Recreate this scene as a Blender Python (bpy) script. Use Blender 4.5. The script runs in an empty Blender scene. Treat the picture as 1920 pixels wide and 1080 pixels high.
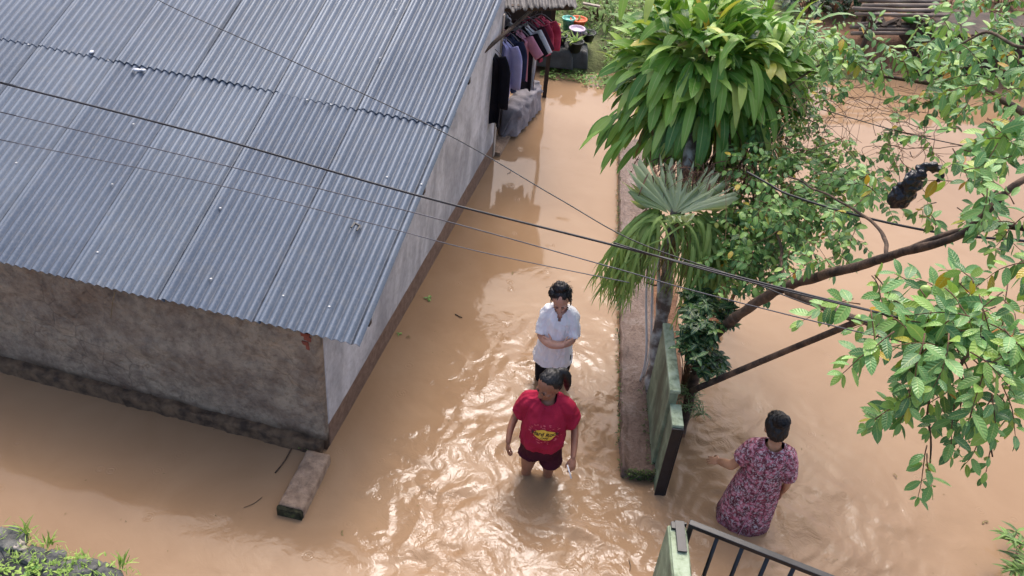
import bpy, bmesh, math, random
import numpy as np
from mathutils import Vector, Matrix, Euler, noise
from mathutils.bvhtree import BVHTree
R = math.radians
random.seed(11)
rng = np.random.default_rng(5)
scene = bpy.context.scene
COL = scene.collection

# ------------------------------------------------------------------ camera calibration
F, TH, H = 1700.0, R(38), 6.0
_n = math.hypot(0.101, 0.995)
U2 = (0.101/_n, -0.995/_n)            # up direction of the world in the picture
R2 = (-U2[1], U2[0])
def P(px, py, h=0.0):
    dx, dy = px-960, py-540
    a = (dx*R2[0]+dy*R2[1])/F; b = -(dx*U2[0]+dy*U2[1])/F
    z = (H-h)/(math.sin(TH)+b*math.cos(TH))
    return Vector((a*z, z*(math.cos(TH)-b*math.sin(TH)), h))
cam_d = bpy.data.cameras.new('camera'); cam = bpy.data.objects.new('camera', cam_d); COL.objects.link(cam)
cam_d.sensor_width = 36; cam_d.lens = F/1920*36; cam_d.clip_end = 500; cam_d.clip_start = 0.05
rw = Vector((1, 0, 0)); uw = Vector((0, math.sin(TH), math.cos(TH)))
cx_ = R2[0]*rw+U2[0]*uw; cy_ = -(R2[1]*rw+U2[1]*uw); cz_ = cx_.cross(cy_)
M = Matrix((cx_, cy_, cz_)).transposed().to_4x4(); M.translation = (0, 0, H)
cam.matrix_world = M
scene.camera = cam

# ------------------------------------------------------------------ materials
def L(r, g=None, b=None):
    if g is None: g = b = r
    f = lambda c: c/12.92 if c <= .04045 else ((c+.055)/1.055)**2.4
    return (f(r/255), f(g/255), f(b/255), 1)
class N:
    def __init__(s, name):
        s.m = bpy.data.materials.new(name); s.m.use_nodes = True
        s.t = s.m.node_tree; s.b = s.t.nodes['Principled BSDF']
    def n(s, typ, **kw):
        nd = s.t.nodes.new(typ)
        for k, v in kw.items(): setattr(nd, k, v)
        return nd
    def l(s, a, b): s.t.links.new(a, b)
    def coord(s, which='Object', scale=(1, 1, 1)):
        tc = s.n('ShaderNodeTexCoord'); mp = s.n('ShaderNodeMapping'); s.l(tc.outputs[which], mp.inputs[0])
        mp.inputs['Scale'].default_value = scale; return mp.outputs[0]
    def noise(s, co, scale, detail=6, rough=.55, dist=0):
        t = s.n('ShaderNodeTexNoise'); s.l(co, t.inputs['Vector'])
        t.inputs['Scale'].default_value = scale; t.inputs['Detail'].default_value = detail
        t.inputs['Roughness'].default_value = rough; t.inputs['Distortion'].default_value = dist
        return t.outputs['Fac']
    def vor(s, co, scale, feature='F1', out='Distance'):
        t = s.n('ShaderNodeTexVoronoi', feature=feature); s.l(co, t.inputs['Vector'])
        t.inputs['Scale'].default_value = scale; return t.outputs[out]
    def ramp(s, fac, stops):
        r = s.n('ShaderNodeValToRGB'); s.l(fac, r.inputs[0]); e = r.color_ramp.elements
        while len(e) < len(stops): e.new(.5)
        for i, (p, c) in enumerate(stops):
            e[i].position = p; e[i].color = c if isinstance(c, (tuple, list)) else (c, c, c, 1)
        return r.outputs[0]
    def mix(s, fac, a, b, mode='MIX'):
        x = s.n('ShaderNodeMix', data_type='RGBA', blend_type=mode)
        for v, i in ((fac, 0), (a, 6), (b, 7)):
            if isinstance(v, (int, float)): x.inputs[i].default_value = v
            elif isinstance(v, tuple): x.inputs[i].default_value = v
            else: s.l(v, x.inputs[i])
        return x.outputs[2]
    def math(s, op, a, b=None, c=None):
        x = s.n('ShaderNodeMath', operation=op)
        for i, v in enumerate((a, b, c)):
            if v is None: continue
            if isinstance(v, (int, float)): x.inputs[i].default_value = v
            else: s.l(v, x.inputs[i])
        return x.outputs[0]
    def bump(s, h, strength=.5, dist=.01, prev=None):
        b = s.n('ShaderNodeBump'); s.l(h, b.inputs['Height'])
        b.inputs['Strength'].default_value = strength; b.inputs['Distance'].default_value = dist
        if prev is not None: s.l(prev, b.inputs['Normal'])
        return b.outputs[0]
    def out(s, color=None, rough=None, normal=None, spec=None, metal=None):
        for v, k in ((color, 'Base Color'), (rough, 'Roughness'), (normal, 'Normal'), (spec, 'Specular IOR Level'), (metal, 'Metallic')):
            if v is None: continue
            if isinstance(v, (int, float, tuple)): s.b.inputs[k].default_value = v
            else: s.l(v, s.b.inputs[k])
        return s.m
def simple(name, c1, c2=None, scale=8, rough=.6, bs=.3, bd=.003, bscale=None, metal=0, spec=.5, lo=.35, hi=.65, stretch=(1, 1, 1)):
    n = N(name); co = n.coord('Object', stretch)
    nf = n.noise(co, scale); col = n.ramp(nf, [(lo, c1), (hi, c2 or c1)])
    bf = n.noise(co, bscale or scale*5, 8)
    return n.out(col, rough, n.bump(bf, bs, bd), spec, metal)
def leafmat(name, cols, rough=.4, veins=0, trans=.25):
    n = N(name)
    g = n.n('ShaderNodeNewGeometry'); rnd = g.outputs['Random Per Island']
    col = n.ramp(rnd, cols)
    co = n.coord('Object'); nf = n.noise(co, 30, 4)
    col = n.mix(n.ramp(nf, [(.4, 0.0), (.7, .35)]), col, n.mix(.5, col, L(150, 165, 80)))
    uv = n.n('ShaderNodeUVMap'); sx = n.n('ShaderNodeSeparateXYZ'); n.l(uv.outputs[0], sx.inputs[0])
    au = n.math('ABSOLUTE', n.math('SUBTRACT', sx.outputs[0], .5))
    norm = None
    mid = n.math('LESS_THAN', au, .045)
    col = n.mix(n.math('MULTIPLY', mid, .45), col, L(190, 205, 130))
    if veins:
        ph = n.math('SINE', n.math('MULTIPLY', n.math('SUBTRACT', sx.outputs[1], n.math('MULTIPLY', au, .35)), veins))
        norm = n.bump(ph, .35, .0025)
        col = n.mix(n.math('MULTIPLY', n.math('GREATER_THAN', ph, .86), .12), col, L(170, 195, 130))
    else:
        st = n.math('SINE', n.math('MULTIPLY', au, 95)); norm = n.bump(st, .25, .002)
    n.out(col, rough, norm, .5)
    if trans:
        tr = n.n('ShaderNodeBsdfTranslucent'); n.l(n.mix(1.0, col, (1, 1, .5, 1), 'MULTIPLY'), tr.inputs[0])
        ms = n.n('ShaderNodeMixShader'); ms.inputs[0].default_value = trans
        o = n.t.nodes['Material Output']; n.l(n.b.outputs[0], ms.inputs[1]); n.l(tr.outputs[0], ms.inputs[2]); n.l(ms.outputs[0], o.inputs[0])
    return n.m
MT = {}

# ------------------------------------------------------------------ mesh builder
class MB:
    def __init__(s): s.v = []; s.f = []; s.uv = {}; s.M = Matrix(); s.mi = []; s.cur = 0
    def V(s, p, uv=None):
        s.v.append(tuple(s.M @ Vector(p))); i = len(s.v)-1
        if uv: s.uv[i] = uv
        return i
    def Fc(s, *ix): s.f.append(ix); s.mi.append(s.cur)
    def box(s, c, sz, rot=None, jit=0):
        c = Vector(c); m = (Matrix.Rotation(rot, 3, 'Z') if isinstance(rot, (int, float)) else rot) or Matrix.Identity(3)
        ids = []
        for k in (-1, 1):
            for j in (-1, 1):
                for i in (-1, 1):
                    ids.append(s.V(c+m @ Vector((i*sz[0]/2+random.uniform(-jit, jit), j*sz[1]/2+random.uniform(-jit, jit), k*sz[2]/2+random.uniform(-jit, jit)))))
        a = ids
        for q in ((0, 2, 3, 1), (4, 5, 7, 6), (0, 1, 5, 4), (2, 6, 7, 3), (0, 4, 6, 2), (1, 3, 7, 5)): s.Fc(*[a[i] for i in q])
    def bar(s, a, b, w, h, up=(0, 0, 1)):
        a = Vector(a); b = Vector(b); d = (b-a); ln = d.length; d.normalize(); up = Vector(up)
        x = d.cross(up); x = x.normalized() if x.length > 1e-5 else Vector((1, 0, 0)); z = x.cross(d)
        s.box((a+b)/2, (w, ln, h), Matrix((x, d, z)).transposed())
    def tube(s, pts, rad, n=8, cap=True, flat=1.0, up=(0, 0, 1), round_=False):
        pts = [Vector(p) for p in pts]
        if not isinstance(rad, (list, tuple)): rad = [rad]*len(pts)
        rad = list(rad)
        if round_:
            d0 = (pts[0]-pts[1]).normalized(); d1 = (pts[-1]-pts[-2]).normalized(); r0, r1 = rad[0], rad[-1]
            pre = [pts[0]+d0*r0*x for x in (1, .85, .5)]; prr = [r0*.08, r0*.53, r0*.86]
            post = [pts[-1]+d1*r1*x for x in (.5, .85, 1)]; por = [r1*.86, r1*.53, r1*.08]
            pts = pre+pts+post; rad = prr+rad+por
        rings = []; prevx = None
        for i, p in enumerate(pts):
            a = pts[max(0, i-1)]; b = pts[min(len(pts)-1, i+1)]; d = (b-a)
            d = d.normalized() if d.length > 1e-9 else Vector((0, 0, 1))
            if prevx is None:
                x = Vector(up).cross(d)
                if x.length < .05: x = Vector((1, 0, 0)).cross(d)
            else: x = prevx-d*prevx.dot(d)
            if x.length < 1e-6: x = Vector((0, 1, 0)).cross(d)
            x.normalize(); prevx = x; y = d.cross(x)
            rings.append([s.V(p+x*math.cos(t)*rad[i]+y*math.sin(t)*rad[i]*flat, (k/n, i/len(pts))) for k, t in enumerate([2*math.pi*q/n for q in range(n)])])
        for i in range(len(rings)-1):
            for k in range(n): s.Fc(rings[i][k], rings[i][(k+1) % n], rings[i+1][(k+1) % n], rings[i+1][k])
        if cap: s.Fc(*rings[0][::-1]); s.Fc(*rings[-1])
    def loft(s, rings, n=24, cap=True, fn=None):
        """rings: (cx,cy,cz,rx,ry) horizontal ellipses"""
        ids = []
        for j, (cx, cy, cz, rx, ry) in enumerate(rings):
            row = []
            for k in range(n):
                t = 2*math.pi*k/n; q = 1.0 if fn is None else fn(t, cz)
                ct, st = math.cos(t), math.sin(t)
                row.append(s.V((cx+rx*q*math.copysign(abs(ct)**.85, ct), cy+ry*q*math.copysign(abs(st)**.85, st), cz)))
            ids.append(row)
        for i in range(len(ids)-1):
            for k in range(n): s.Fc(ids[i][k], ids[i][(k+1) % n], ids[i+1][(k+1) % n], ids[i+1][k])
        if cap: s.Fc(*ids[0][::-1]); s.Fc(*ids[-1])
    def ell(s, c, r, rot=None, nu=16, nv=10, jit=0, seed=0):
        c = Vector(c); m = rot or Matrix.Identity(3); rows = []
        for j in range(nv+1):
            ph = math.pi*j/nv; row = []
            for k in range(nu):
                if j in (0, nv) and k: row.append(row[0]); continue
                t = 2*math.pi*k/nu
                d = Vector((math.sin(ph)*math.cos(t), math.sin(ph)*math.sin(t), math.cos(ph)))
                q = 1+jit*noise.noise(d*1.7+Vector((seed, seed*.7, 0)))
                row.append(s.V(c+m @ Vector((d.x*r[0]*q, d.y*r[1]*q, d.z*r[2]*q))))
            rows.append(row)
        for j in range(nv):
            for k in range(nu):
                a, b, c_, d_ = rows[j][k], rows[j+1][k], rows[j+1][(k+1) % nu], rows[j][(k+1) % nu]
                if j == 0: s.Fc(a, b, c_)
                elif j == nv-1: s.Fc(a, b, d_)
                else: s.Fc(a, b, c_, d_)
    def leaf(s, base, d, Ln, W, droop=.5, fold=.25, seg=4, nrm=None, shape=0, twist=0):
        p = Vector(base); d = Vector(d).normalized(); up = Vector(nrm) if nrm else Vector((0, 0, 1))
        side = d.cross(up)
        if side.length < .1: side = d.cross(Vector((random.uniform(-1, 1), random.uniform(-1, 1), .3)))
        side.normalize()
        if twist: side = Matrix.Rotation(twist, 3, d) @ side
        step = Ln/seg; prev = None
        for i in range(seg+1):
            t = i/seg
            w = W/2*(math.sin(math.pi*min(1, t*.94+.06))**.75 if shape == 0 else (min(1, t*4+.35)*(1-t)**.55*1.25 if shape == 1 else 1-t*.8))
            if i == seg: w = 0.0008 if shape != 2 else w*.5
            n_ = side.cross(d).normalized()
            row = [s.V(p-side*w+n_*w*fold, (0, t)), s.V(p, (.5, t)), s.V(p+side*w+n_*w*fold, (1, t))]
            if prev:
                s.Fc(prev[0], prev[1], row[1], row[0]); s.Fc(prev[1], prev[2], row[2], row[1])
            prev = row
            d = (d+Vector((0, 0, -droop/seg))).normalized(); side = (side-d*side.dot(d)).normalized()
            p = p+d*step
        return p
    def build(s, name, mat, parent=None, smooth=True, loc=None, bevel=0):
        me = bpy.data.meshes.new(name)
        vs = s.v
        if loc is not None: vs = [(a-loc[0], b-loc[1], c-loc[2]) for a, b, c in vs]
        me.from_pydata(vs, [], s.f)
        if s.uv:
            ul = me.uv_layers.new(name='UVMap'); li = np.empty(len(me.loops), dtype=np.int32); me.loops.foreach_get('vertex_index', li)
            arr = np.zeros((len(vs), 2), np.float32)
            for k, q in s.uv.items(): arr[k] = q
            ul.data.foreach_set('uv', arr[li].ravel())
        for m in (mat if isinstance(mat, (list, tuple)) else [mat]): me.materials.append(m)
        if isinstance(mat, (list, tuple)): me.polygons.foreach_set('material_index', s.mi)
        if smooth: me.polygons.foreach_set('use_smooth', [True]*len(me.polygons))
        me.update()
        o = bpy.data.objects.new(name, me); COL.objects.link(o)
        if parent is not None: o.parent = parent
        if loc is not None: o.location = loc
        if bevel:
            b = o.modifiers.new('bevel', 'BEVEL'); b.width = bevel; b.segments = 2; b.limit_method = 'ANGLE'
            for p in me.polygons: p.use_smooth = False
        return o
def tag(o, label=None, cat=None, group=None, kind=None):
    if label: o['label'] = label
    if cat: o['category'] = cat
    if group: o['group'] = group
    if kind: o['kind'] = kind
    return o
def empty(name, label, cat, loc=(0, 0, 0), rz=0, group=None, sc=1):
    o = bpy.data.objects.new(name, None); COL.objects.link(o); o.location = loc; o.rotation_euler = (0, 0, rz); o.scale = (sc,)*3
    return tag(o, label, cat, group)
def bake(o, mods):
    """apply modifiers given by a function to the mesh data of o"""
    mods(o)
    dg = bpy.context.evaluated_depsgraph_get(); dg.update()
    me = bpy.data.meshes.new_from_object(o.evaluated_get(dg)); o.modifiers.clear()
    old = o.data; o.data = me; bpy.data.meshes.remove(old)
    return o
def remesh(mb, name, mat, parent, vox=.008, sm=3, disp=None, cut=None):
    o = mb.build(name, mat)
    def f(o):
        r = o.modifiers.new('r', 'REMESH'); r.mode = 'VOXEL'; r.voxel_size = vox; r.use_smooth_shade = True
        if sm: s = o.modifiers.new('s', 'SMOOTH'); s.iterations = sm; s.factor = .5
    bake(o, f)
    me = o.data
    if disp:
        nv = len(me.vertices); ns = [v.normal.copy() for v in me.vertices]
        for v, nn in zip(me.vertices, ns): v.co = v.co+nn*disp(v.co, nn)
    if cut:
        bm = bmesh.new(); bm.from_mesh(me)
        bmesh.ops.delete(bm, geom=[v for v in bm.verts if cut(v.co)], context='VERTS'); bm.to_mesh(me); bm.free()
    if not me.materials: me.materials.append(mat)
    me.polygons.foreach_set('use_smooth', [True]*len(me.polygons))
    if parent is not None: o.parent = parent
    return o
def px_path(lst): return [P(*q) for q in lst]
def smoothpath(pts, k=6):
    pts = [Vector(p) for p in pts]; out = []
    for i in range(len(pts)-1):
        p0 = pts[max(0, i-1)]; p1 = pts[i]; p2 = pts[i+1]; p3 = pts[min(len(pts)-1, i+2)]
        for j in range(k):
            t = j/k
            out.append(.5*((2*p1)+(p2-p0)*t+(2*p0-5*p1+4*p2-p3)*t*t+(3*p1-p0-3*p2+p3)*t**3))
    out.append(pts[-1]); return out
def lerpr(r, k):
    out = []
    for i in range(len(r)-1):
        for j in range(k): out.append(r[i]+(r[i+1]-r[i])*j/k)
    return out+[r[-1]]

# ------------------------------------------------------------------ palette
def mats():
    n = N('muddy_water'); co = n.coord('Object'); g = n.noise(co, .35, 5, .5, 1.2); g2 = n.noise(co, 1.3, 5, .55, 1.5)
    col = n.ramp(n.math('MULTIPLY_ADD', g2, .35, n.math('MULTIPLY', g, .65)), [(.3, L(140, 112, 85)), (.5, L(150, 122, 94)), (.7, L(159, 132, 104))])
    m1 = n.ramp(n.noise(co, .9, 3, .5), [(.42, 0.0), (.62, 1.0)])
    at = n.n('ShaderNodeAttribute', attribute_name='agit'); ag = at.outputs['Fac']
    b1 = n.bump(n.math('MULTIPLY', n.noise(co, 7, 4, .55, 1.6), n.math('ADD', ag, .04)), 1.0, .009)
    b1 = n.bump(n.math('MULTIPLY', n.noise(co, 19, 3, .5, 1.2), n.math('ADD', ag, .04)), 1.0, .0016, b1)
    # rain rings
    nrm = b1
    for sc, k, th in ((1.3, 190, .55), (2.3, 280, .6)):
        v = n.n('ShaderNodeTexVoronoi', feature='F1'); v.voronoi_dimensions = '2D'; n.l(co, v.inputs['Vector']); v.inputs['Scale'].default_value = sc
        d = n.math('DIVIDE', v.outputs['Distance'], sc)
        fall = n.ramp(d, [(.0, 1.0), (.03, .8), (.06, 0.0)])
        sepc = n.n('ShaderNodeSeparateColor'); n.l(v.outputs['Color'], sepc.inputs[0])
        pick = n.math('GREATER_THAN', sepc.outputs[0], th)
        wv = n.math('MULTIPLY', n.math('MULTIPLY', n.math('SINE', n.math('MULTIPLY', d, k)), fall), pick)
        nrm = n.bump(wv, .16, .005, nrm)
    MT['water'] = n.out(col, .045, nrm, .5); n.b.inputs['IOR'].default_value = 1.27

    n = N('corrugated_zinc'); co = n.coord('Object'); g = n.noise(co, 1.1, 6, .6); f = n.noise(co, 55, 6, .7); g2 = n.noise(n.coord('Object', (1, 1, 1)), 9, 8, .7)
    gi = n.n('ShaderNodeObjectInfo')
    col = n.ramp(g, [(.35, L(88, 100, 115)), (.65, L(107, 119, 134))])
    col = n.mix(n.ramp(f, [(.45, 0.0), (.75, .5)]), col, L(150, 152, 158))
    col = n.mix(n.ramp(g2, [(.52, 0.0), (.72, .45)]), col, L(120, 116, 108))
    col = n.mix(.25, col, n.ramp(gi.outputs['Random'], [(0, L(82, 93, 108)), (1, L(136, 145, 152))]))
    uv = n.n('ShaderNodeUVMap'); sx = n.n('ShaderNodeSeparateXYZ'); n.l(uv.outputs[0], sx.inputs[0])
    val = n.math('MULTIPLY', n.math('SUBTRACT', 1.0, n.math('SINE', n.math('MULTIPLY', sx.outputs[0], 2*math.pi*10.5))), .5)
    valley_shade = n.math('MULTIPLY', n.math('POWER', val, 5), n.ramp(g2, [(.3, .75), (.7, .2)]))
    col = n.mix(valley_shade, col, L(52, 54, 62))  # shading of the corrugation valleys put into the colour, broken up by noise
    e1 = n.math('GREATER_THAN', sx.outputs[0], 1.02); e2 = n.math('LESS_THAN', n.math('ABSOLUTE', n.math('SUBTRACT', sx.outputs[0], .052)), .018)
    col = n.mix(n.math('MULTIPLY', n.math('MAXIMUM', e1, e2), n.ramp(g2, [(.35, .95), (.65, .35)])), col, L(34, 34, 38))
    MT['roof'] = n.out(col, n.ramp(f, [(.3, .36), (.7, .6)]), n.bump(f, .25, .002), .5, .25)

    n = N('rough_mud_plaster'); co = n.coord('Object'); g = n.noise(co, 1.6, 8, .65, .4); g2 = n.noise(co, 7, 8, .7)
    sep = n.n('ShaderNodeSeparateXYZ'); n.l(co, sep.inputs[0])
    col = n.ramp(g, [(.3, L(150, 128, 108)), (.45, L(186, 166, 144)), (.6, L(210, 190, 164)), (.75, L(214, 176, 140))])
    col = n.mix(n.ramp(g2, [(.42, .0), (.7, .6)]), col, L(98, 86, 80))
    wob = n.math('MULTIPLY_ADD', n.noise(co, 2.2, 6, .6), .3, sep.outputs[2])
    band = n.ramp(wob, [(.24, 1.0), (.34, 0.0)])
    col = n.mix(n.math('MULTIPLY', band, .9), col, n.ramp(g2, [(.4, L(78, 62, 48)), (.6, L(110, 84, 64)), (.75, L(140, 96, 74))]))
    ck = n.vor(n.mix(.12, co, n.n('ShaderNodeTexNoise').outputs['Color']), 5.5, 'DISTANCE_TO_EDGE')
    cr = n.ramp(ck, [(.0, 0.0), (.035, 1.0)])
    crm = n.ramp(n.noise(co, 1.1, 3), [(.45, 1.0), (.6, 0.0)])
    crk = n.math('MAXIMUM', cr, crm)
    col = n.mix(crk, n.mix(.35, col, L(70, 58, 52)), col)
    g3 = n.noise(co, 18, 9, .75); v3 = n.vor(n.mix(.2, co, n.n('ShaderNodeTexNoise').outputs['Color']), 30)
    col = n.mix(n.ramp(g3, [(.34, .5), (.5, 0.0)]), col, L(104, 88, 76)); col = n.mix(n.ramp(g3, [(.58, 0.0), (.75, .5)]), col, L(206, 190, 168))
    b = n.bump(g2, 1.0, .06); b = n.bump(g3, 1.0, .03, b); b = n.bump(v3, .4, .02, b); b = n.bump(crk, .5, .01, b)
    MT['mud'] = n.out(col, .9, b, .2)

    n = N('grey_cement_render'); co = n.coord('Object'); g = n.noise(n.coord('Object', (1, 1, .55)), 1.7, 7, .6, .8); g2 = n.noise(co, 14, 8, .7)
    sep = n.n('ShaderNodeSeparateXYZ'); n.l(co, sep.inputs[0])
    col = n.ramp(g, [(.32, L(150, 150, 152)), (.45, L(170, 170, 172)), (.54, L(194, 194, 195)), (.68, L(212, 212, 214))])
    col = n.mix(n.ramp(g2, [(.45, 0.0), (.75, .4)]), col, L(108, 102, 100))
    wob = n.math('MULTIPLY_ADD', n.noise(co, 2.5, 4, .5), .05, sep.outputs[2])
    band = n.ramp(wob, [(.285, 1.0), (.30, 0.0)])
    col = n.mix(band, col, n.ramp(g2, [(.35, L(106, 84, 70)), (.65, L(136, 112, 96))]))
    MT['cement'] = n.out(col, .85, n.bump(g2, .5, .008), .25)

    MT['found'] = simple('mossy_foundation', L(66, 52, 40), L(122, 98, 74), 9, .9, .9, .02, 26)
    MT['kerb'] = simple('weathered_concrete', L(124, 102, 84), L(158, 134, 112), 12, .85, .9, .02, 26)
    n = N('mossy_block'); co = n.coord('Object'); g = n.noise(co, 16, 8, .7); v = n.vor(co, 26)
    col = n.ramp(g, [(.35, L(30, 30, 20)), (.55, L(62, 60, 44)), (.7, L(86, 96, 50))])
    MT['moss'] = n.out(col, .9, n.bump(g, .9, .02), .2)
    n = N('wet_mud_ledge'); co = n.coord('Object'); g = n.noise(co, 4, 8, .65, .5); f = n.noise(co, 38, 8, .7)
    col = n.ramp(g, [(.3, L(84, 62, 50)), (.5, L(112, 88, 74)), (.68, L(128, 112, 104))])
    col = n.mix(n.ramp(f, [(.45, 0.0), (.65, .7)]), col, L(72, 56, 46))
    MT['ledge'] = n.out(col, n.ramp(f, [(.3, .3), (.7, .8)]), n.bump(f, .9, .015), .5)
    n = N('green_paint'); co = n.coord('Object'); g = n.noise(co, 6, 8, .65); g2 = n.noise(n.coord('Object', (1, 1, .3)), 4, 6, .6)
    col = n.ramp(g, [(.35, L(104, 116, 94)), (.55, L(136, 150, 122)), (.72, L(164, 176, 150))])
    col = n.mix(n.ramp(g2, [(.42, 0.0), (.62, .8)]), col, L(84, 86, 68))
    MT['green'] = n.out(col, .7, n.bump(g, .4, .006), .3)
    n = N('pale_green_cap'); co = n.coord('Object'); g = n.noise(co, 12, 8, .65)
    MT['greencap'] = n.out(n.ramp(g, [(.35, L(112, 124, 100)), (.5, L(156, 170, 142)), (.7, L(178, 190, 166))]), .75, n.bump(g, .4, .006), .3)
    MT['blacksteel'] = simple('black_painted_steel', L(16, 18, 23), L(28, 31, 38), 14, .42, .2, .001)
    MT['dark'] = simple('dark_interior', L(34, 27, 24), L(48, 38, 32), 3, .9)  # shade of the porch interior put into the base colour
    MT['darkwood'] = simple('dark_old_wood', L(44, 34, 28), L(82, 66, 54), 6, .8, .6, .006, 30, stretch=(1, 1, .25))
    MT['bamboo'] = simple('grey_bamboo', L(84, 70, 58), L(146, 132, 118), 7, .7, .5, .004, 30, stretch=(.2, 1, 1))
    MT['bark'] = simple('brown_bark', L(46, 35, 28), L(98, 78, 62), 9, .85, .9, .012, 34, lo=.4, hi=.62)
    MT['lichenbark'] = simple('grey_lichen_bark', L(94, 82, 72), L(170, 170, 162), 8, .85, .9, .012, 34, lo=.42, hi=.6)
    MT['pipe'] = simple('grey_white_pipe', L(188, 188, 186), L(214, 214, 210), 6, .35, .1, .001)
    MT['cable'] = simple('black_cable', L(16, 17, 22), L(26, 28, 36), 9, .45)
    MT['greycable'] = simple('grey_cable', L(58, 58, 66), L(78, 78, 86), 9, .45)
    MT['twig'] = simple('twig', L(70, 48, 36), L(116, 84, 60), 12, .8)
    MT['soil'] = simple('brown_soil', L(98, 68, 48), L(134, 98, 72), 3, .9, .9, .03, 18)
    MT['tarp'] = simple('dark_grey_sheet', L(44, 46, 46), L(74, 76, 74), 4, .7, .6, .02, 9)
    MT['greycloth'] = simple('grey_cloth', L(104, 100, 104), L(146, 140, 144), 5, .8, .5, .015, 9)
    MT['stone'] = simple('dark_field_stone', L(56, 58, 60), L(112, 112, 106), 9, .85, .9, .02, 26)
    MT['terra'] = simple('terracotta', L(150, 82, 58), L(178, 104, 76), 8, .8)
    MT['blackpot'] = simple('black_plastic', L(20, 24, 24), L(34, 38, 38), 8, .4)
    MT['bag'] = simple('black_polythene', L(14, 15, 22), L(26, 28, 38), 8, .22, .9, .02, 14)
    MT['plank'] = simple('grey_plank', L(150, 140, 128), L(180, 170, 158), 8, .8)
    MT['whitebit'] = simple('pale_plastic', L(196, 200, 206), L(220, 222, 226), 8, .4)
    MT['rootmass'] = simple('dry_leaf_sheath', L(66, 42, 34), L(128, 92, 70), 12, .8, .6, .006, 30)
    MT['grass'] = leafmat('grass_blade', [(0, L(70, 110, 44)), (.5, L(104, 146, 62)), (1, L(140, 170, 86))], .6)
    MT['weed'] = leafmat('pale_weed', [(0, L(118, 158, 66)), (1, L(168, 196, 96))], .6)
    MT['guava'] = leafmat('guava_leaf', [(0, L(56, 104, 60)), (.3, L(92, 144, 84)), (.62, L(122, 172, 100)), (.86, L(152, 192, 98)), (.96, L(146, 180, 72)), (.985, L(206, 166, 44)), (1, L(196, 120, 54))], .34, 46)
    MT['vine'] = leafmat('vine_leaf', [(0, L(50, 94, 54)), (.4, L(88, 138, 74)), (.8, L(128, 172, 86)), (.96, L(140, 172, 84)), (1, L(204, 164, 50))], .4)
    MT['drac'] = leafmat('strap_leaf', [(0, L(62, 112, 48)), (.3, L(104, 156, 64)), (.65, L(140, 184, 80)), (.88, L(174, 204, 104)), (.975, L(190, 208, 108)), (1, L(208, 172, 60))], .3)
    MT['stagA'] = leafmat('antler_frond', [(0, L(92, 124, 64)), (.5, L(138, 170, 84)), (1, L(178, 200, 112))], .5)
    MT['stagB'] = leafmat('shield_frond', [(0, L(146, 166, 126)), (.5, L(172, 188, 148)), (1, L(198, 208, 172))], .55)
    MT['darkleaf'] = leafmat('dark_glossy_leaf', [(0, L(26, 58, 44)), (.5, L(44, 82, 58)), (.9, L(66, 106, 66)), (.97, L(100, 142, 60)), (1, L(150, 70, 60))], .22)
    MT['dead'] = leafmat('dead_leaf', [(0, L(96, 74, 52)), (1, L(150, 126, 88))], .8)
    MT['guavafruit'] = simple('guava_fruit', L(122, 160, 74), L(156, 184, 100), 8, .4)
    # people
    def skin(nm, a, b):
        n = N(nm); co = n.coord('Object'); g = n.noise(co, 9, 5)
        n.out(n.ramp(g, [(.35, a), (.65, b)]), .48, n.bump(n.noise(co, 120, 4), .15, .001), .4)
        n.b.inputs['Subsurface Weight'].default_value = .08; n.b.inputs['Subsurface Radius'].default_value = (.02, .008, .004); return n.m
    MT['skinA'] = skin('tan_skin', L(142, 96, 74), L(162, 114, 90)); MT['skinB'] = skin('light_tan_skin', L(194, 144, 120), L(212, 166, 142)); MT['skinC'] = skin('warm_tan_skin', L(176, 126, 96), L(196, 148, 116))
    n = N('black_hair'); co = n.coord('Object', (1, 1, .15)); g = n.noise(co, 90, 4, .6)
    MT['hair'] = n.out(n.ramp(g, [(.4, L(12, 11, 12)), (.65, L(26, 23, 24))]), .5, n.bump(g, .7, .004), .5)
    MT['lip'] = simple('lip', L(140, 78, 72), L(150, 88, 80), 20, .4); MT['eyedark'] = simple('eye_dark', L(30, 22, 20), L(40, 30, 28), 20, .4)
    MT['eyewhite'] = simple('eye_white', L(215, 205, 200), None, 5, .3)
    def cloth(nm, a, b, sc=6, r=.85):
        n = N(nm); co = n.coord('Object'); g = n.noise(co, sc, 5); w = n.noise(co, 220, 3)
        return n.out(n.ramp(g, [(.35, a), (.65, b)]), r, n.bump(w, .3, .0015, n.bump(n.noise(co, 11, 4, .5, .8), .5, .02)), .2)
    MT['red'] = cloth('crimson_cotton', L(150, 28, 54), L(172, 40, 68)); MT['white'] = cloth('white_cotton', L(242, 242, 244), L(248, 248, 249))
    MT['maroon'] = cloth('maroon_knit', L(62, 22, 36), L(76, 28, 44)); MT['blackcloth'] = cloth('black_cotton', L(18, 17, 22), L(28, 27, 34))
    MT['yellow'] = simple('yellow_print', L(226, 176, 54), L(238, 196, 78), 30, .6); MT['print'] = simple('dark_print', L(60, 24, 24), None, 30, .6); MT['pinkprint'] = simple('faded_pink_print', L(206, 92, 104), L(190, 60, 78), 40, .7)
    MT['lav'] = cloth('lavender_cotton', L(160, 160, 206), L(182, 180, 218)); MT['navy'] = cloth('navy_cotton', L(34, 40, 62), L(50, 58, 84)); MT['pink'] = cloth('pink_cotton', L(196, 132, 152), L(212, 150, 168))
    MT['palewhite'] = cloth('offwhite_cotton', L(206, 206, 212), L(222, 222, 226)); MT['crimson'] = cloth('rose_red_cotton', L(150, 44, 70), L(186, 76, 100)); MT['darkwine'] = cloth('dark_wine_cotton', L(52, 22, 36), L(72, 32, 48))
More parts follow.
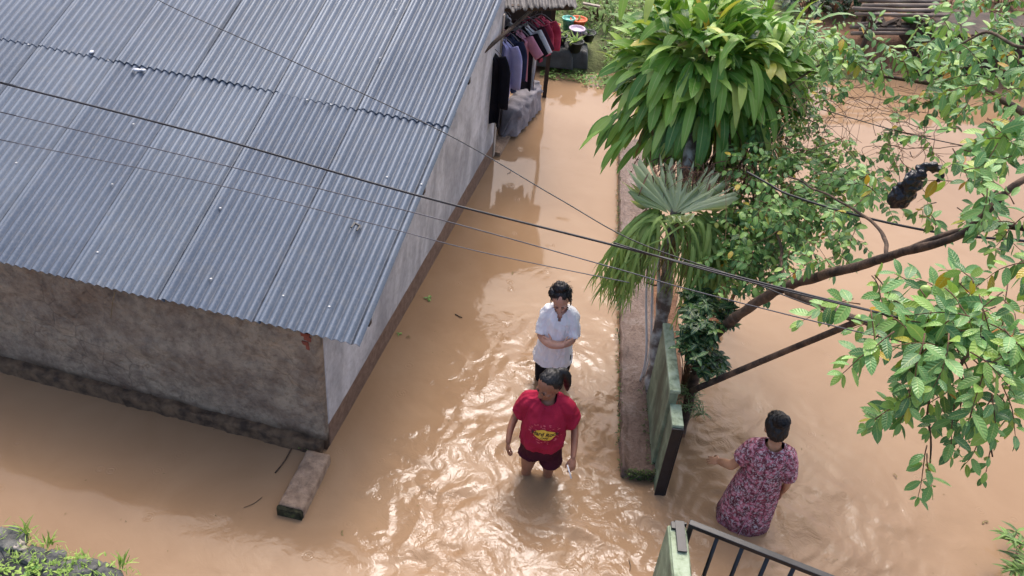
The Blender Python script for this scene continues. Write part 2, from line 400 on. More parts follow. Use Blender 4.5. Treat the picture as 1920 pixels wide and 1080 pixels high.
    MT['deepblack'] = cloth('deep_black_cloth', L(14, 15, 24), L(22, 23, 34))
    n = N('floral_cotton'); co = n.coord('Object'); nd = n.n('ShaderNodeTexNoise'); n.l(co, nd.inputs['Vector']); nd.inputs['Scale'].default_value = 18
    cw = n.mix(.06, co, nd.outputs['Color']); v = n.n('ShaderNodeTexVoronoi'); n.l(cw, v.inputs['Vector']); v.inputs['Scale'].default_value = 24
    g = n.noise(cw, 60, 5, .75)
    col = n.ramp(v.outputs['Distance'], [(.0, L(214, 156, 164)), (.32, L(190, 106, 122)), (.5, L(132, 62, 74)), (.8, L(94, 44, 52))])
    col = n.mix(n.ramp(g, [(.5, 0.0), (.6, .9)]), col, L(206, 194, 198))
    col = n.mix(n.ramp(n.noise(cw, 42, 4, .7), [(.56, 0.0), (.64, .8)]), col, L(92, 40, 58))
    sz = n.n('ShaderNodeSeparateXYZ'); n.l(co, sz.inputs[0]); wet = n.ramp(n.math('MULTIPLY_ADD', n.noise(co, 6, 4), .14, sz.outputs[2]), [(.56, .55), (.62, 0.0)])
    col = n.mix(wet, col, L(70, 34, 40))
    MT['floral'] = n.out(col, .8, n.bump(n.noise(co, 9, 4, .5, .8), .5, .02), .25)
mats()

# ------------------------------------------------------------------ world and light
SUN_EL, SUN_AZ = 56.0, 4.0       # azimuth measured clockwise from +Y
w = bpy.data.worlds.new('World'); scene.world = w; w.use_nodes = True
nt = w.node_tree; sky = nt.nodes.new('ShaderNodeTexSky'); sky.sky_type = 'NISHITA'; sky.sun_disc = False
sky.sun_elevation = R(SUN_EL); sky.sun_rotation = R(SUN_AZ); sky.air_density = 0.75; sky.dust_density = 5.0; sky.ozone_density = 0.3
nt.links.new(sky.outputs[0], nt.nodes['Background'].inputs[0]); nt.nodes['Background'].inputs[1].default_value = 0.15
sd = bpy.data.lights.new('sun', 'SUN'); sun = bpy.data.objects.new('sun', sd); COL.objects.link(sun)
sd.energy = 0.5; sd.angle = R(13); sd.color = (1, .98, .98)
dv = Vector((math.sin(R(SUN_AZ))*math.cos(R(SUN_EL)), math.cos(R(SUN_AZ))*math.cos(R(SUN_EL)), math.sin(R(SUN_EL))))
sun.rotation_euler = dv.to_track_quat('Z', 'Y').to_euler()
scene.view_settings.view_transform = 'Standard'; scene.view_settings.look = 'None'; scene.view_settings.exposure = 1.14; scene.view_settings.gamma = 1
try: scene.cycles.max_bounces = 6
except Exception: pass

# ------------------------------------------------------------------ people positions (feet on the ground under the water)
RED = P(1033, 715, 1.07); GIRL = P(1056, 548, 1.05); DRESS = P(1465, 797, 1.10)
# ------------------------------------------------------------------ water
def build_water():
    def axis(lo, hi, step, lo2, hi2, med, far):
        a = list(np.arange(lo, hi, step)); x = lo
        while x > lo2: x -= med; a.insert(0, x)
        x = a[-1]
        while x < hi2: x += med; a.append(x)
        s = med
        while a[0] > -far: s *= 1.6; a.insert(0, a[0]-s)
        s = med
        while a[-1] < far: s *= 1.6; a.append(a[-1]+s)
        return np.array(a)
    xs = axis(-1.8, 3.6, .02, -5, 7, .06, 90); ys = axis(3.4, 8.2, .02, 2.6, 14, .06, 90)
    X, Y = np.meshgrid(xs, ys)
    # domain warp
    def sines(X, Y, n, lo, hi, seed, slope=False):
        g = np.random.default_rng(seed); out = np.zeros_like(X)
        for _ in range(n):
            lam = math.exp(g.uniform(math.log(lo), math.log(hi))); a = g.uniform(0, 2*math.pi); k = 2*math.pi/lam
            amp = (1/k if slope else 1)
            out += amp*np.sin(k*(X*math.cos(a)+Y*math.sin(a))+g.uniform(0, 6.28))
        return out/math.sqrt(n)
    wx = X+.07*sines(X, Y, 8, .5, 1.6, 1); wy = Y+.07*sines(X, Y, 8, .5, 1.6, 2)
    agit = np.zeros_like(X)
    for (cx, cy, r, a) in ((RED.x, RED.y-.2, 1.15, 1.0), (GIRL.x, GIRL.y, .9, .6), (DRESS.x, DRESS.y, 1.3, 1.1), (.25, 4.0, 1.1, 1.0), (1.9, 3.7, 1.0, .7), (-.1, 4.4, .8, .5), (2.4, 8.0, .6, .5), (2.0, 6.4, .7, .5), (.9, 7.2, .8, .45), (3.0, 4.2, .9, .6), (-2.2, 3.9, .9, .22)):
        agit += a*np.exp(-((X-cx)**2+(Y-cy)**2)/r**2)
    agit = np.minimum(agit, 1.15)
    patch = .45+.55*np.clip(.5+.8*sines(X, Y, 14, .5, 1.8, 3), 0, 1)
    Z = sines(wx, wy, 46, .11, .7, 4, True)*.17*agit*patch
    Z += sines(wx, wy, 24, .05, .11, 9, True)*.085*agit*patch
    Z += sines(X, Y, 20, .25, 1.4, 5, True)*.010
    for (c, A, k, dec, el) in ((RED, .0042, 2*math.pi/.125, .55, 1.0), (GIRL, .003, 2*math.pi/.14, .6, 1.1), (DRESS, .006, 2*math.pi/.15, .7, 1.0)):
        r = np.sqrt((wx-c.x)**2+((wy-c.y)*el)**2)
        Z += A*np.sin(k*r)*np.exp(-r/dec)*np.clip(r/.15, 0, 1)
    fade = np.exp(-np.maximum(0, np.maximum(np.abs(X-1)-6, np.abs(Y-7)-7))/2.0)
    Z *= fade
    ny, nx = X.shape
    me = bpy.data.meshes.new('water')
    co = np.stack([X, Y, Z], -1).reshape(-1, 3).astype(np.float32)
    idx = np.arange(ny*nx).reshape(ny, nx)
    q = np.stack([idx[:-1, :-1], idx[:-1, 1:], idx[1:, 1:], idx[1:, :-1]], -1).reshape(-1, 4).astype(np.int32)
    me.vertices.add(len(co)); me.vertices.foreach_set('co', co.ravel())
    me.loops.add(q.size); me.loops.foreach_set('vertex_index', q.ravel())
    me.polygons.add(len(q)); me.polygons.foreach_set('loop_start', np.arange(0, q.size, 4, dtype=np.int32)); me.polygons.foreach_set('loop_total', np.full(len(q), 4, np.int32))
    me.polygons.foreach_set('use_smooth', np.ones(len(q), bool)); me.update(calc_edges=True); me.validate()
    me.materials.append(MT['water'])
    at = me.attributes.new('agit', 'FLOAT', 'POINT'); at.data.foreach_set('value', (agit*patch).ravel().astype(np.float32))
    o = bpy.data.objects.new('water', me); COL.objects.link(o); tag(o, kind='structure')
build_water()
g = MB(); g.box((0, 10, -.62), (400, 400, .2)); tag(g.build('ground', MT['soil'], smooth=False), kind='structure')

# ------------------------------------------------------------------ house
C0 = P(608, 842); AZ = R(79)
ds = Vector((math.cos(AZ), math.sin(AZ), 0)); df = Vector((-math.sin(AZ), math.cos(AZ), 0))     # along the side wall / along the front wall
DOOR = (P(907, 292)-C0).dot(ds)
V0 = P(670, 652, 1.38); AL = R(20)
over_s = (C0-V0).dot(ds)        # eave overhang
over_v = -(V0-C0).dot(df)       # verge overhang
def hp(s, f, z): return C0+ds*s+df*f+Vector((0, 0, z))       # house coordinates
def roofz(s): return V0.z+(s+over_s)*math.tan(AL)
HOUSE = empty('house', 'low house with grey corrugated roof, mud front wall and grey cement side wall', 'house', C0)
def wall_grid(name, mat, P00, P10, ztop, thick, nrm, z0=-.5, nx=120, nz=30, rough=.0, seed=0):
    """outer skin with relief plus closed body"""
    mb = MB(); d = P10-P00; ln = d.length
    rows = []
    for j in range(nz+1):
        row = []
        for i in range(nx+1):
            u = i/nx; p = P00+d*u; zt = ztop(u); z = z0+(zt-z0)*j/nz
            q = Vector((p.x, p.y, z))
            off = rough*(noise.fractal(q*2.2+Vector((seed, 0, 0)), .8, 2.1, 5)*1.0+.4*noise.noise(q*.7))
            off *= .25+.75*min(1, max(0, (z-.2)/.4))
            if i in (0, nx): off = -abs(off)*.5
            row.append(mb.V(q+nrm*off))
        rows.append(row)
    for j in range(nz):
        for i in range(nx): mb.Fc(rows[j][i], rows[j][i+1], rows[j+1][i+1], rows[j+1][i])
    bk = [mb.V((P00+d*u-nrm*thick).to_tuple()[:2]+(z,)) for u, z in ((0, z0), (1, z0), (1, ztop(1)), (0, ztop(0)))]
    b, t = rows[0], rows[-1]
    mb.Fc(bk[0], *[b[i] for i in range(nx+1)], bk[1]); mb.Fc(bk[3], *[t[i] for i in range(nx+1)], bk[2])
    mb.Fc(bk[0], *[rows[j][0] for j in range(nz+1)], bk[3]); mb.Fc(bk[1], *[rows[j][nx] for j in range(nz+1)], bk[2]); mb.Fc(*bk)
    return place(mb, name, mat, HOUSE)
def place(mb, name, mat, par, smooth=True, **k):
    """build in world coordinates as a child of an unrotated empty"""
    r = par
    while r.parent is not None: r = r.parent
    l = r.location; mb.v = [(a-l[0], b-l[1], c-l[2]) for a, b, c in mb.v]
    return mb.build(name, mat, par, smooth, **k)
def rough_box(mb, a, e, w, z0, z1, n=20, j=.008, sd=0):
    d = (e-a); ln = d.length; d = Vector((d.x, d.y, 0)).normalized(); sx = Vector((d.y, -d.x, 0)); rows = []
    prof = [(-1, z0), (-1, (z0+z1)/2), (-1, z1-.015), (-.9, z1), (-.4, z1), (0, z1), (.4, z1), (.9, z1), (1, z1-.015), (1, (z0+z1)/2), (1, z0)]
    for i in range(n+1):
        p = a+d*ln*i/n; row = []
        for x, z in prof:
            q = Vector((p.x, p.y, 0))+sx*w/2*x; q.z = z
            o_ = noise.noise(q*9+Vector((sd, 0, 0)))*j+noise.noise(q*28)*j*.5
            row.append(mb.V((q.x+sx.x*o_, q.y+sx.y*o_, q.z+(o_ if z > z0 else 0))))
        rows.append(row)
    for i in range(n):
        for k in range(len(prof)-1): mb.Fc(rows[i][k], rows[i][k+1], rows[i+1][k+1], rows[i+1][k])
    mb.Fc(*rows[0][::-1]); mb.Fc(*rows[-1])
ztf = lambda u: roofz(0)-.05
wall_grid('mud_wall', MT['mud'], hp(0.0, -.028, 0), hp(0.0, 8.5, 0), ztf, .14, -ds, rough=.042, nx=260, nz=50, seed=3)
wall_grid('cement_wall', MT['cement'], hp(.05, -.03, 0), hp(DOOR, -.03, 0), lambda u: roofz(DOOR*u)-.055, .14, -df, rough=.006, nx=160, nz=40, seed=9)
m_ = MB(); rough_box(m_, hp(-.02, .0, 0), hp(-.02, 8.5, 0), .13, -.5, .12, 200, .022, 11)
place(m_, 'foundation', MT['found'], HOUSE)
# broken corner bricks
b = MB()
for i in range(5): b.box(hp(.03-.01*(i % 2), .07+.015*(i % 2), ztf(0)-.03-.045*i), (.09, .085-.012*i, .036), AZ, .006)
place(b, 'corner_brick', simple('red_brick', L(120, 58, 44), L(150, 84, 66), 9, .9, .8, .01), HOUSE, False)
# inner recess beyond the end of the side wall
b = MB(); zt = roofz(DOOR)
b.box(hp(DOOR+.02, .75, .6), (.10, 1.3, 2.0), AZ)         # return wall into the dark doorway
b.box(hp(DOOR+.85, .5, .8), (1.55, .08, 2.1), AZ)  # dark backdrop standing for the unlit interior behind the clothes
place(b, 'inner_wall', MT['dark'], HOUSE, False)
b = MB(); b.box(hp(DOOR+.9, .62, -.16), (1.7, 1.45, .44), AZ); place(b, 'porch_floor', MT['kerb'], HOUSE, False)
b = MB(); b.box(hp(DOOR-.035, -.03, 1.0), (.07, .03, 1.9), AZ); place(b, 'door_post', MT['plank'], HOUSE, False)
# roof sheets
TA = math.tan(AL); CA = math.cos(AL); WL = .0762; NW = 10.5; SW = WL*NW
def rp(s, f, up=0):      # point on the roof plane: s up the slope (horizontal metres), f along the eave
    return V0+ds*s+df*f+Vector((0, 0, s*TA))+(Vector((0, 0, 1))*CA-ds*math.sin(AL))*up
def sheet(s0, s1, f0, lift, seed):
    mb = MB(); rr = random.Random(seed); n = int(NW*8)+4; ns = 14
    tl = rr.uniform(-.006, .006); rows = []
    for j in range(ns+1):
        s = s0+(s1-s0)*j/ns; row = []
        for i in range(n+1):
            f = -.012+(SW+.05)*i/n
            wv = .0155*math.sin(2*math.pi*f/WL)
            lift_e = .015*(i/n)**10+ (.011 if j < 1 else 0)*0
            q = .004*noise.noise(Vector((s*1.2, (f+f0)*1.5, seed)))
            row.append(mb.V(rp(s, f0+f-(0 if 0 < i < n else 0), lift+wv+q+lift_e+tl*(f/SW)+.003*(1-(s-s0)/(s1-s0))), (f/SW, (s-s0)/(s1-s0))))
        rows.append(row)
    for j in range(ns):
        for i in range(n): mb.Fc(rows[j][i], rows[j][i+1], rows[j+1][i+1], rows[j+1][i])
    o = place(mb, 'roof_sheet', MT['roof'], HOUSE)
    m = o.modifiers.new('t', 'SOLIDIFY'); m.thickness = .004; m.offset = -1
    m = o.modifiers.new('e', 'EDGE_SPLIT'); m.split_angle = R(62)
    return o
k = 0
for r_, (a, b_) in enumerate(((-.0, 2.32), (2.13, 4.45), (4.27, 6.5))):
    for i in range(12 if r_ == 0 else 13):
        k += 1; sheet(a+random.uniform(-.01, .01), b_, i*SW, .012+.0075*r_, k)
nl = MB()
for r_ in range(7):
    for i in range(60):
        if random.random() < .86: continue
        s = .25+r_*.62; f = (i*2+random.choice((0, 1)))*WL+WL*.25
        if f > 9.5: continue
        nl = MB(); nl.ell(rp(s, f, .032+(.008 if s > 2.2 else 0)), (.011, .011, .007), None, 8, 4); place(nl, 'roof_nail', MT['pipe'], HOUSE)
b = MB()
for s in (.25, 1.5, 2.75, 4.0): b.bar(rp(s, -.0, -.05), rp(s, 9.5, -.05), .05, .07)
place(b, 'purlin', MT['darkwood'], HOUSE, False)
# things lying on the roof
o = MB(); o.ell((0, 0, .01), (.05, .02, .012), None, 10, 6, .5, 4); o.ell((.05, .01, .01), (.03, .018, .01), None, 8, 5, .5, 2)
r = o.build('plastic_scrap', MT['whitebit']); r.location = P(262, 133, 2.1); r.location = rp(2.06, (P(262, 133, V0.z+2.1*TA)-V0).dot(df), .03); tag(r, 'crumpled pale plastic scrap caught at the step between roof sheets', 'litter')
def roof_at(px, py, up=.02):
    # intersect the view ray with the roof plane
    o_ = Vector((0, 0, H)); d_ = (P(px, py, 0)-o_); nn = (Vector((0, 0, 1))*CA-ds*math.sin(AL))
    t = (V0+nn*up-o_).dot(nn)/d_.dot(nn); return o_+d_*t
o = MB(); o.ell((0, 0, 0), (.022, .03, .012), None, 10, 6, .4, 7); r = o.build('white_pebble', MT['whitebit']); r.location = roof_at(172, 97, .03); tag(r, 'small bright white speck lying on the upper roof sheets', 'litter')
b = MB(); b.box((0, 0, 0), (.07, .012, .012)); b.box((0, .05, 0), (.07, .012, .012)); b.box((.035, .025, 0), (.012, .06, .012)); r = b.build('metal_clip', MT['blacksteel'], smooth=False); r.location = roof_at(672, 428, .03); r.rotation_euler = (AL, 0, AZ); tag(r, 'small dark metal clip lying on the lower roof near the eave corner', 'clip')
b = MB(); b.tube(smoothpath([roof_at(218, 543, .0)+Vector((0, -.02, 0)), roof_at(216, 552, -.02)+Vector((.0, -.06, -.03)), roof_at(212, 565, -.05)+Vector((0, -.09, -.1))]), .003, 5)
r = b.build('straw', MT['dead']); tag(r, 'thin pale straw hanging from the eave over the mud wall', 'straw')

# kerb stub in the water at the house corner
a, e = P(597, 848, .1), P(545, 950, .1)
dk = (e-a).normalized(); mb = MB()
rough_box(mb, a, e, .21, -.5, .1, 24, .005)
KB = mb.build('concrete_kerb', MT['kerb']); tag(KB, 'short weathered concrete kerb jutting into the water from the house corner', 'kerb')
mb = MB(); rough_box(mb, e+dk*.0, e+dk*.035, .2, -.5, .085, 5, .014, 5); o = mb.build('mossy_end', MT['moss']); o.parent = KB
# moss scrap at the corner
mb = MB()
for i in range(40):
    q = P(568+random.uniform(-8, 8), 838+random.uniform(-3, 3), .03); mb.leaf(q, (random.uniform(-1, 1), random.uniform(-1, .2), .6), random.uniform(.02, .045), .012, .3, .2, 3)
tag(mb.build('moss_tuft', MT['weed']), 'tiny green tuft growing where the mud wall meets the concrete kerb', 'plant')

# ------------------------------------------------------------------ ledge, green walls, gate
mb = MB(); nL, nW = 120, 14; A0, A1 = P(1165, 880, .1), P(1161, 258, .1); dl = (A1-A0); lw = .36; rows = []
for i in range(nL+1):
    row = []; p = A0+dl*i/nL
    for k in range(nW+3):
        u = min(max((k-1)/nW, 0), 1); z = .1 if 0 < k < nW+2 else -.5
        x = p.x+u*lw+(noise.noise(Vector((p.y*6, k*.01, 0)))*.018 if u < .1 else 0); y = p.y
        zz = z+(0 if z < 0 else .03*noise.noise(Vector((x*5, y*3, 1)))+.018*noise.noise(Vector((x*22, y*22, 1)))+(.018 if u < .12 else 0))
        row.append(mb.V((x, y, zz)))
    rows.append(row)
for i in range(nL):
    for k in range(nW+2): mb.Fc(rows[i][k], rows[i][k+1], rows[i+1][k+1], rows[i+1][k])
e0 = [mb.V((mb.v[q][0], mb.v[q][1], -.5)) for q in rows[0]]
for k in range(nW+2): mb.Fc(rows[0][k+1], rows[0][k], e0[k], e0[k+1])
LEDGE = mb.build('ledge_wall', MT['ledge']); tag(LEDGE, 'low muddy concrete ledge with mossy rim beside the flooded lane', 'ledge')
mb = MB()
for i in range(900):
    t = random.random(); p = A0+dl*t
    if i < 260: q = Vector((p.x+random.uniform(0, .24), A0.y-.01+random.uniform(-.015, .02), random.uniform(0, .12)))
    elif i < 420 : q = Vector((p.x+lw*.62+random.uniform(-.03, .05), A0.y+random.uniform(0, 1.2), .12))
    else: q = Vector((p.x+random.uniform(-.02, .02)+noise.noise(Vector((p.y*6, .01, 0)))*.018, p.y, random.uniform(.01, .13)))
    mb.leaf(q, (random.uniform(-1, .3), random.uniform(-.7, .5), random.uniform(.1, 1)), random.uniform(.015, .04), .014, .6, .2, 2)
o = mb.build('moss_rim', leafmat('moss_leaf', [(0, L(34, 44, 22)), (.6, L(56, 74, 34)), (1, L(92, 116, 52))], .8, 0, .1), LEDGE); tag(o, kind='stuff')

W_AZ = R(92)
def green_wall(name, label, x, y0, y1, h, t=.075, end=False):
    e_ = empty(name, label, 'wall', (x, y0, 0)); m = MB()
    m.box((0, (y1-y0)/2, h/2-.28), (t, y1-y0, h+.5)); m.build('panel', MT['green'], e_, bevel=.008)
    m = MB(); m.box((.003, (y1-y0)/2+.003, h-.012), (t+.018, y1-y0+.01, .035)); m.build('coping', MT['greencap'], e_, bevel=.006)
    if end:
        m = MB(); m.box((0, -.014, h/2-.27), (t+.006, .02, h+.5)); m.box((t/2+.012, .012, h/2-.27), (.014, .055, h+.48)); m.build('steel_edge', MT['blacksteel'], e_, bevel=.003)
    return e_
green_wall('garden_wall', 'front lower pale green wall panel with black steel edge by the ledge', 1.415, 5.07, 5.30, .83, end=True)
green_wall('garden_wall', 'taller mossy pale green wall panel behind the steel edged one', 1.385, 5.303, 6.14, .98, .07)
# near gate post wall and gate
gw = empty('gate_wall', 'pale green wall end with black steel cap holding the black gate', 'wall', (1.235, 3.80, 0))
m = MB(); m.box((0, -.42, .35), (.13, .84, 1.7)); m.build('panel', MT['green'], gw, bevel=.012)
m = MB(); m.box((.0, -.425, 1.205), (.105, .83, .012)); m.build('coping', MT['greencap'], gw, bevel=.003)
m = MB(); m.box((.012, -.10, 1.225), (.062, .24, .012)); m.box((.012, .012, .6), (.1, .014, 1.24)); m.box((-.03, -.02, 1.22), (.03, .05, .02)); m.build('steel_cap', MT['blacksteel'], gw, bevel=.002)
ga, gb = P(1292, 981, 1.27), P(1575, 1092, 1.27); gate = empty('metal_gate', 'black steel gate with vertical square bars standing open in the foreground', 'gate', (ga.x, ga.y, 0))
gd = (gb-ga).normalized(); GL_ = 1.3
m = MB(); m.bar((0, 0, 1.27), tuple(gd*GL_+Vector((0, 0, 1.27))), .045, .035); m.build('top_rail', MT['blacksteel'], gate, bevel=.004)
m = MB(); m.bar((0, 0, .06), tuple(gd*GL_+Vector((0, 0, .06))), .04, .035); m.build('bottom_rail', MT['blacksteel'], gate, bevel=.004)
m = MB(); m.box((gd.x*.018, gd.y*.018, .66), (.036, .04, 1.18), math.atan2(gd.y, gd.x)); m.build('hinge_stile', MT['blacksteel'], gate, bevel=.004)
for i in range(1, 8):
    m = MB(); q = gd*(.03+.165*i); m.box((q.x, q.y, .665), (.026, .026, 1.17), math.atan2(gd.y, gd.x)); m.build('bar', MT['blacksteel'], gate)
for z_ in (1.15, .3): m = MB(); m.tube([(-.03, -.0, z_), (0, 0, z_)], .012, 8); m.build('hinge', MT['blacksteel'], gate)

# ------------------------------------------------------------------ cables
def cable(label, pts, r, mt='cable', sag=0):
    pp = px_path(pts); pp = ([pp[0]+(pp[0]-pp[1]).normalized()*4] if pts[0][0] < 0 else [])+pp+([pp[-1]+(pp[-1]-pp[-2]).normalized()*4] if pts[-1][0] > 1900 else [])
    mb = MB(); q = smoothpath(pp, 10); mb.tube(q, r, 6); o = mb.build('overhead_cable', MT[mt]); tag(o, label, 'cable'); return o
cable('thickest black overhead cable crossing the whole yard above the girl', [(-60, 141, 3.6), (0, 155, 3.6), (380, 252, 3.6), (770, 363, 3.6), (1160, 462, 3.6), (1500, 549, 3.6), (1920, 655, 3.6), (2000, 676, 3.6)], .0055)
cable('second wire twisted alongside the thickest cable to the right', [(1150, 455, 3.62), (1300, 500, 3.6), (1500, 552, 3.63), (1920, 650, 3.6), (2000, 668, 3.6)], .0035)
cable('thin dark wire from the roof top down to the stag fern', [(280, -15, 3.4), (320, 12, 3.4), (560, 120, 3.35), (835, 250, 3.3), (1040, 368, 3.3), (1190, 452, 3.3), (1390, 522, 3.3), (1560, 585, 3.3), (1920, 683, 3.3), (2000, 703, 3.3)], .0032)
cable('thin grey wire reaching the fern just under the thickest cable', [(-60, 196, 3.5), (0, 210, 3.5), (400, 305, 3.5), (800, 405, 3.5), (1150, 502, 3.5), (1300, 545, 3.5), (1600, 620, 3.5), (1920, 692, 3.5), (2000, 710, 3.5)], .0028, 'greycable')
cable('lowest faint grey wire over the lane', [(-60, 250, 3.3), (0, 262, 3.3), (400, 345, 3.3), (700, 420, 3.3), (900, 472, 3.3), (1180, 530, 3.3)], .0024, 'greycable')
cable('dark cable tangled through the vine leaves towards the right edge', [(1400, 322, 2.7), (1440, 344, 2.7), (1480, 365, 2.7), (1600, 402, 2.8), (1760, 436, 3.0), (1920, 452, 3.1), (2000, 462, 3.1)], .008)
cable('thin black line above the tangle of bare twigs', [(1540, 205, 2.6), (1680, 245, 2.7), (1800, 272, 2.8), (1900, 292, 2.9)], .004)

# ------------------------------------------------------------------ near bank (bottom left), far banks
def mound(name, poly, z0, z1, mat, label=None, cat=None, kind=None, res=60, amp=.04, freq=4, seed=0, slope=.12):
    """poly: outline in world xy; heights rise from the outline inwards"""
    xs = [p.x for p in poly]; ys = [p.y for p in poly]; x0, x1, y0, y1 = min(xs), max(xs), min(ys), max(ys); mb = MB()
    def sd(x, y):
        ins = False; best = 1e9; n = len(poly)
        for i in range(n):
            a, b = poly[i], poly[(i+1) % n]
            if (a.y > y) != (b.y > y) and x < (b.x-a.x)*(y-a.y)/(b.y-a.y)+a.x: ins = not ins
            dx, dy = b.x-a.x, b.y-a.y; t = max(0, min(1, ((x-a.x)*dx+(y-a.y)*dy)/(dx*dx+dy*dy+1e-9)))
            best = min(best, math.hypot(x-a.x-t*dx, y-a.y-t*dy))
        return best if ins else -best
    pad = .3; rows = []
    for j in range(res+1):
        row = []
        for i in range(res+1):
            x = x0-pad+(x1-x0+2*pad)*i/res; y = y0-pad+(y1-y0+2*pad)*j/res
            d = sd(x, y)+.06*noise.noise(Vector((x*freq, y*freq, seed)))
            t = max(0, min(1, (d+slope)/(2*slope))); t = t*t*(3-2*t)
            z = z0+(z1-z0)*t+amp*t*(noise.fractal(Vector((x*freq, y*freq, seed+3)), 1, 2, 4))
            row.append(mb.V((x, y, z)))
        rows.append(row)
    for j in range(res):
        for i in range(res): mb.Fc(rows[j][i], rows[j][i+1], rows[j+1][i+1], rows[j+1][i])
    o = mb.build(name, mat); tag(o, label, cat, None, kind)
    o['_'] = 0; del o['_']
    return o, sd
bkpoly = [P(-60, 985, .5), P(0, 1000, .5), P(80, 1030, .5), P(160, 1055, .5), P(255, 1090, .5), P(330, 1130, .5), P(330, 1500, .5), P(-500, 1300, .5), P(-300, 985, .5)]
NEARB, _ = mound('near_bank', bkpoly, -.5, .5, simple('stony_soil', L(44, 46, 48), L(84, 86, 84), 7, .9, 1.0, .04, 18), kind='structure', res=150, amp=.035, freq=11, seed=2, slope=.05)
random.seed(4)
st_lab = ['flat dark stone at the left picture edge on the near bank', 'round pale stone on the rim of the near bank', 'large dark stone on the near bank under grass tufts', 'long dark stone near the end of the near bank', 'dark stone beneath the water side weeds of the near bank', 'small grey stone low on the near bank', 'wide dark slab at the bottom of the near bank']
for i, (px, py, a, b_) in enumerate(((18, 1012, .16, .1), (36, 1022, .055, .05), (62, 1040, .12, .08), (150, 1066, .17, .09), (98, 1052, .12, .09), (95, 1068, .1, .06), (200, 1080, .13, .08))):
    m = MB(); m.ell((0, 0, -.02), (a*.85, b_*.9, .030+.02*random.random()), Matrix.Rotation(random.uniform(-.7, .3), 3, 'Z'), 26, 18, .55, i*3.3)
    o = m.build('field_stone', MT['stone'] if i != 1 else MT['plank']); o.location = P(px, py, .53); tag(o, st_lab[i], 'stone', 'stones on the near bank')
def tufts(mb, pts, n, ln, w, spread=.05, up=1.0):
    for p in pts:
        for _ in range(n):
            q = Vector(p)+Vector((random.gauss(0, spread), random.gauss(0, spread), 0))
            mb.leaf(q, (random.gauss(0, .6), random.gauss(0, .6), up), ln*random.uniform(.5, 1.2), w, random.uniform(.4, 1.4), .2, 3, shape=1)
m = MB(); tufts(m, [P(x, 1004+.33*x+random.uniform(-4, 40), .54) for x in np.linspace(0, 240, 26)], 9, .06, .006, .04)
tufts(m, [P(x, 1000+.33*x+random.uniform(-4, 3), .5) for x in np.linspace(0, 250, 34)], 6, .06, .006, .03)
tufts(m, [P(random.uniform(-10, 200), 1080-random.uniform(0, 30), .54) for x in range(22)], 9, .05, .016, .04, .6)
tag(m.build('bank_grass', MT['weed']), kind='stuff', label='short pale grass along the stony near bank', cat='grass')
for lab, px, py, hh in (('broad upright weed blade on the rim of the near bank', 92, 1022, .14), ('feathery yellow green weed leaning over the water from the bank end', 228, 1062, .13), ('spindly dry weed at the left end of the near bank', 50, 1000, .15)):
    m = MB()
    for k in range(16): m.leaf((random.gauss(0, .015), random.gauss(0, .015), 0), (random.gauss(.15, .35), random.gauss(0, .3), 1), hh*random.uniform(.5, 1.25), .012, random.uniform(.2, 1.3), .2, 4, shape=1)
    o = m.build('weed', MT['weed']); o.location = P(px, py, .5); tag(o, lab, 'weed')
m = MB()
for k in range(7): m.leaf((random.gauss(0, .02), random.gauss(0, .02), 0), (random.gauss(.0, .5), random.gauss(0, .5), .8), .07, .03, .8, .2, 4)
o = m.build('leafy_weed', MT['vine']); o.location = P(60, 1066, .52); tag(o, 'leafy green weed among the stones at the bottom of the near bank', 'weed')

# far left bank
poly = [P(975, 128), P(1040, 130), P(1075, 142), P(1115, 142), P(1180, 146), P(1300, 150), P(1420, 130)+Vector((2, 0, 0)), P(1450, 130)+Vector((4, 40, 0)), Vector((-14, 60, 0)), Vector((-14, 14.5, 0)), P(940, 100)]
mound('far_bank', poly, -.5, .22, simple('grassy_soil', L(72, 76, 44), L(104, 112, 64), 5, .9, .9, .03, 16), kind='structure', res=110, amp=.05, freq=2, seed=7, slope=.25)
poly = [P(1500, 118), P(1600, 128), P(1700, 140), P(1800, 150), P(1990, 165), P(2300, 170), Vector((70, 60, 0)), Vector((0, 60, 0)), Vector((4.2, 19, 0))]
mound('right_bank', poly, -.5, .3, MT['soil'], kind='structure', res=110, amp=.06, freq=1.6, seed=8, slope=.3)
# grass of the far left bank
m = MB(); rr = random.Random(3)
for i in range(5200):
    x = rr.uniform(-.3, 3.0); y = 13.1+rr.random()**1.3*5.5
    if y < 13.95 and x < 1.05: continue
    z = .2+.03*max(0, y-14)
    m.leaf((x, y, z), (rr.gauss(0, .6), rr.gauss(-.2, .5), rr.uniform(.5, 1)), rr.uniform(.07, .17), rr.uniform(.012, .04), rr.uniform(.4, 1.4), .2, 3)
for i in range(900):
    x = rr.uniform(.1, 2.4); y = P(1060, 140).y-rr.uniform(-.25, .22)-(.15 if x > .8 else 0); m.leaf((x, y, .0+rr.uniform(0, .07)), (rr.gauss(0, .7), rr.gauss(-.4, .5), .4), rr.uniform(.03, .07), .03, .8, .2, 2)
tag(m.build('bank_weeds', MT['grass']), kind='stuff', label='dense green weeds covering the far bank behind the pots', cat='grass')
m = MB()
for i in range(5000):
    x = rr.uniform(2.5, 16); y = 15.6+rr.random()*14
    m.leaf((x, y, .28), (rr.gauss(0, .6), rr.gauss(-.2, .5), rr.uniform(.5, 1)), rr.uniform(.12, .3), rr.uniform(.03, .08), rr.uniform(.4, 1.4), .2, 3)
tag(m.build('bank_undergrowth', MT['grass']), kind='stuff', label='green undergrowth on the far right bank', cat='plants')

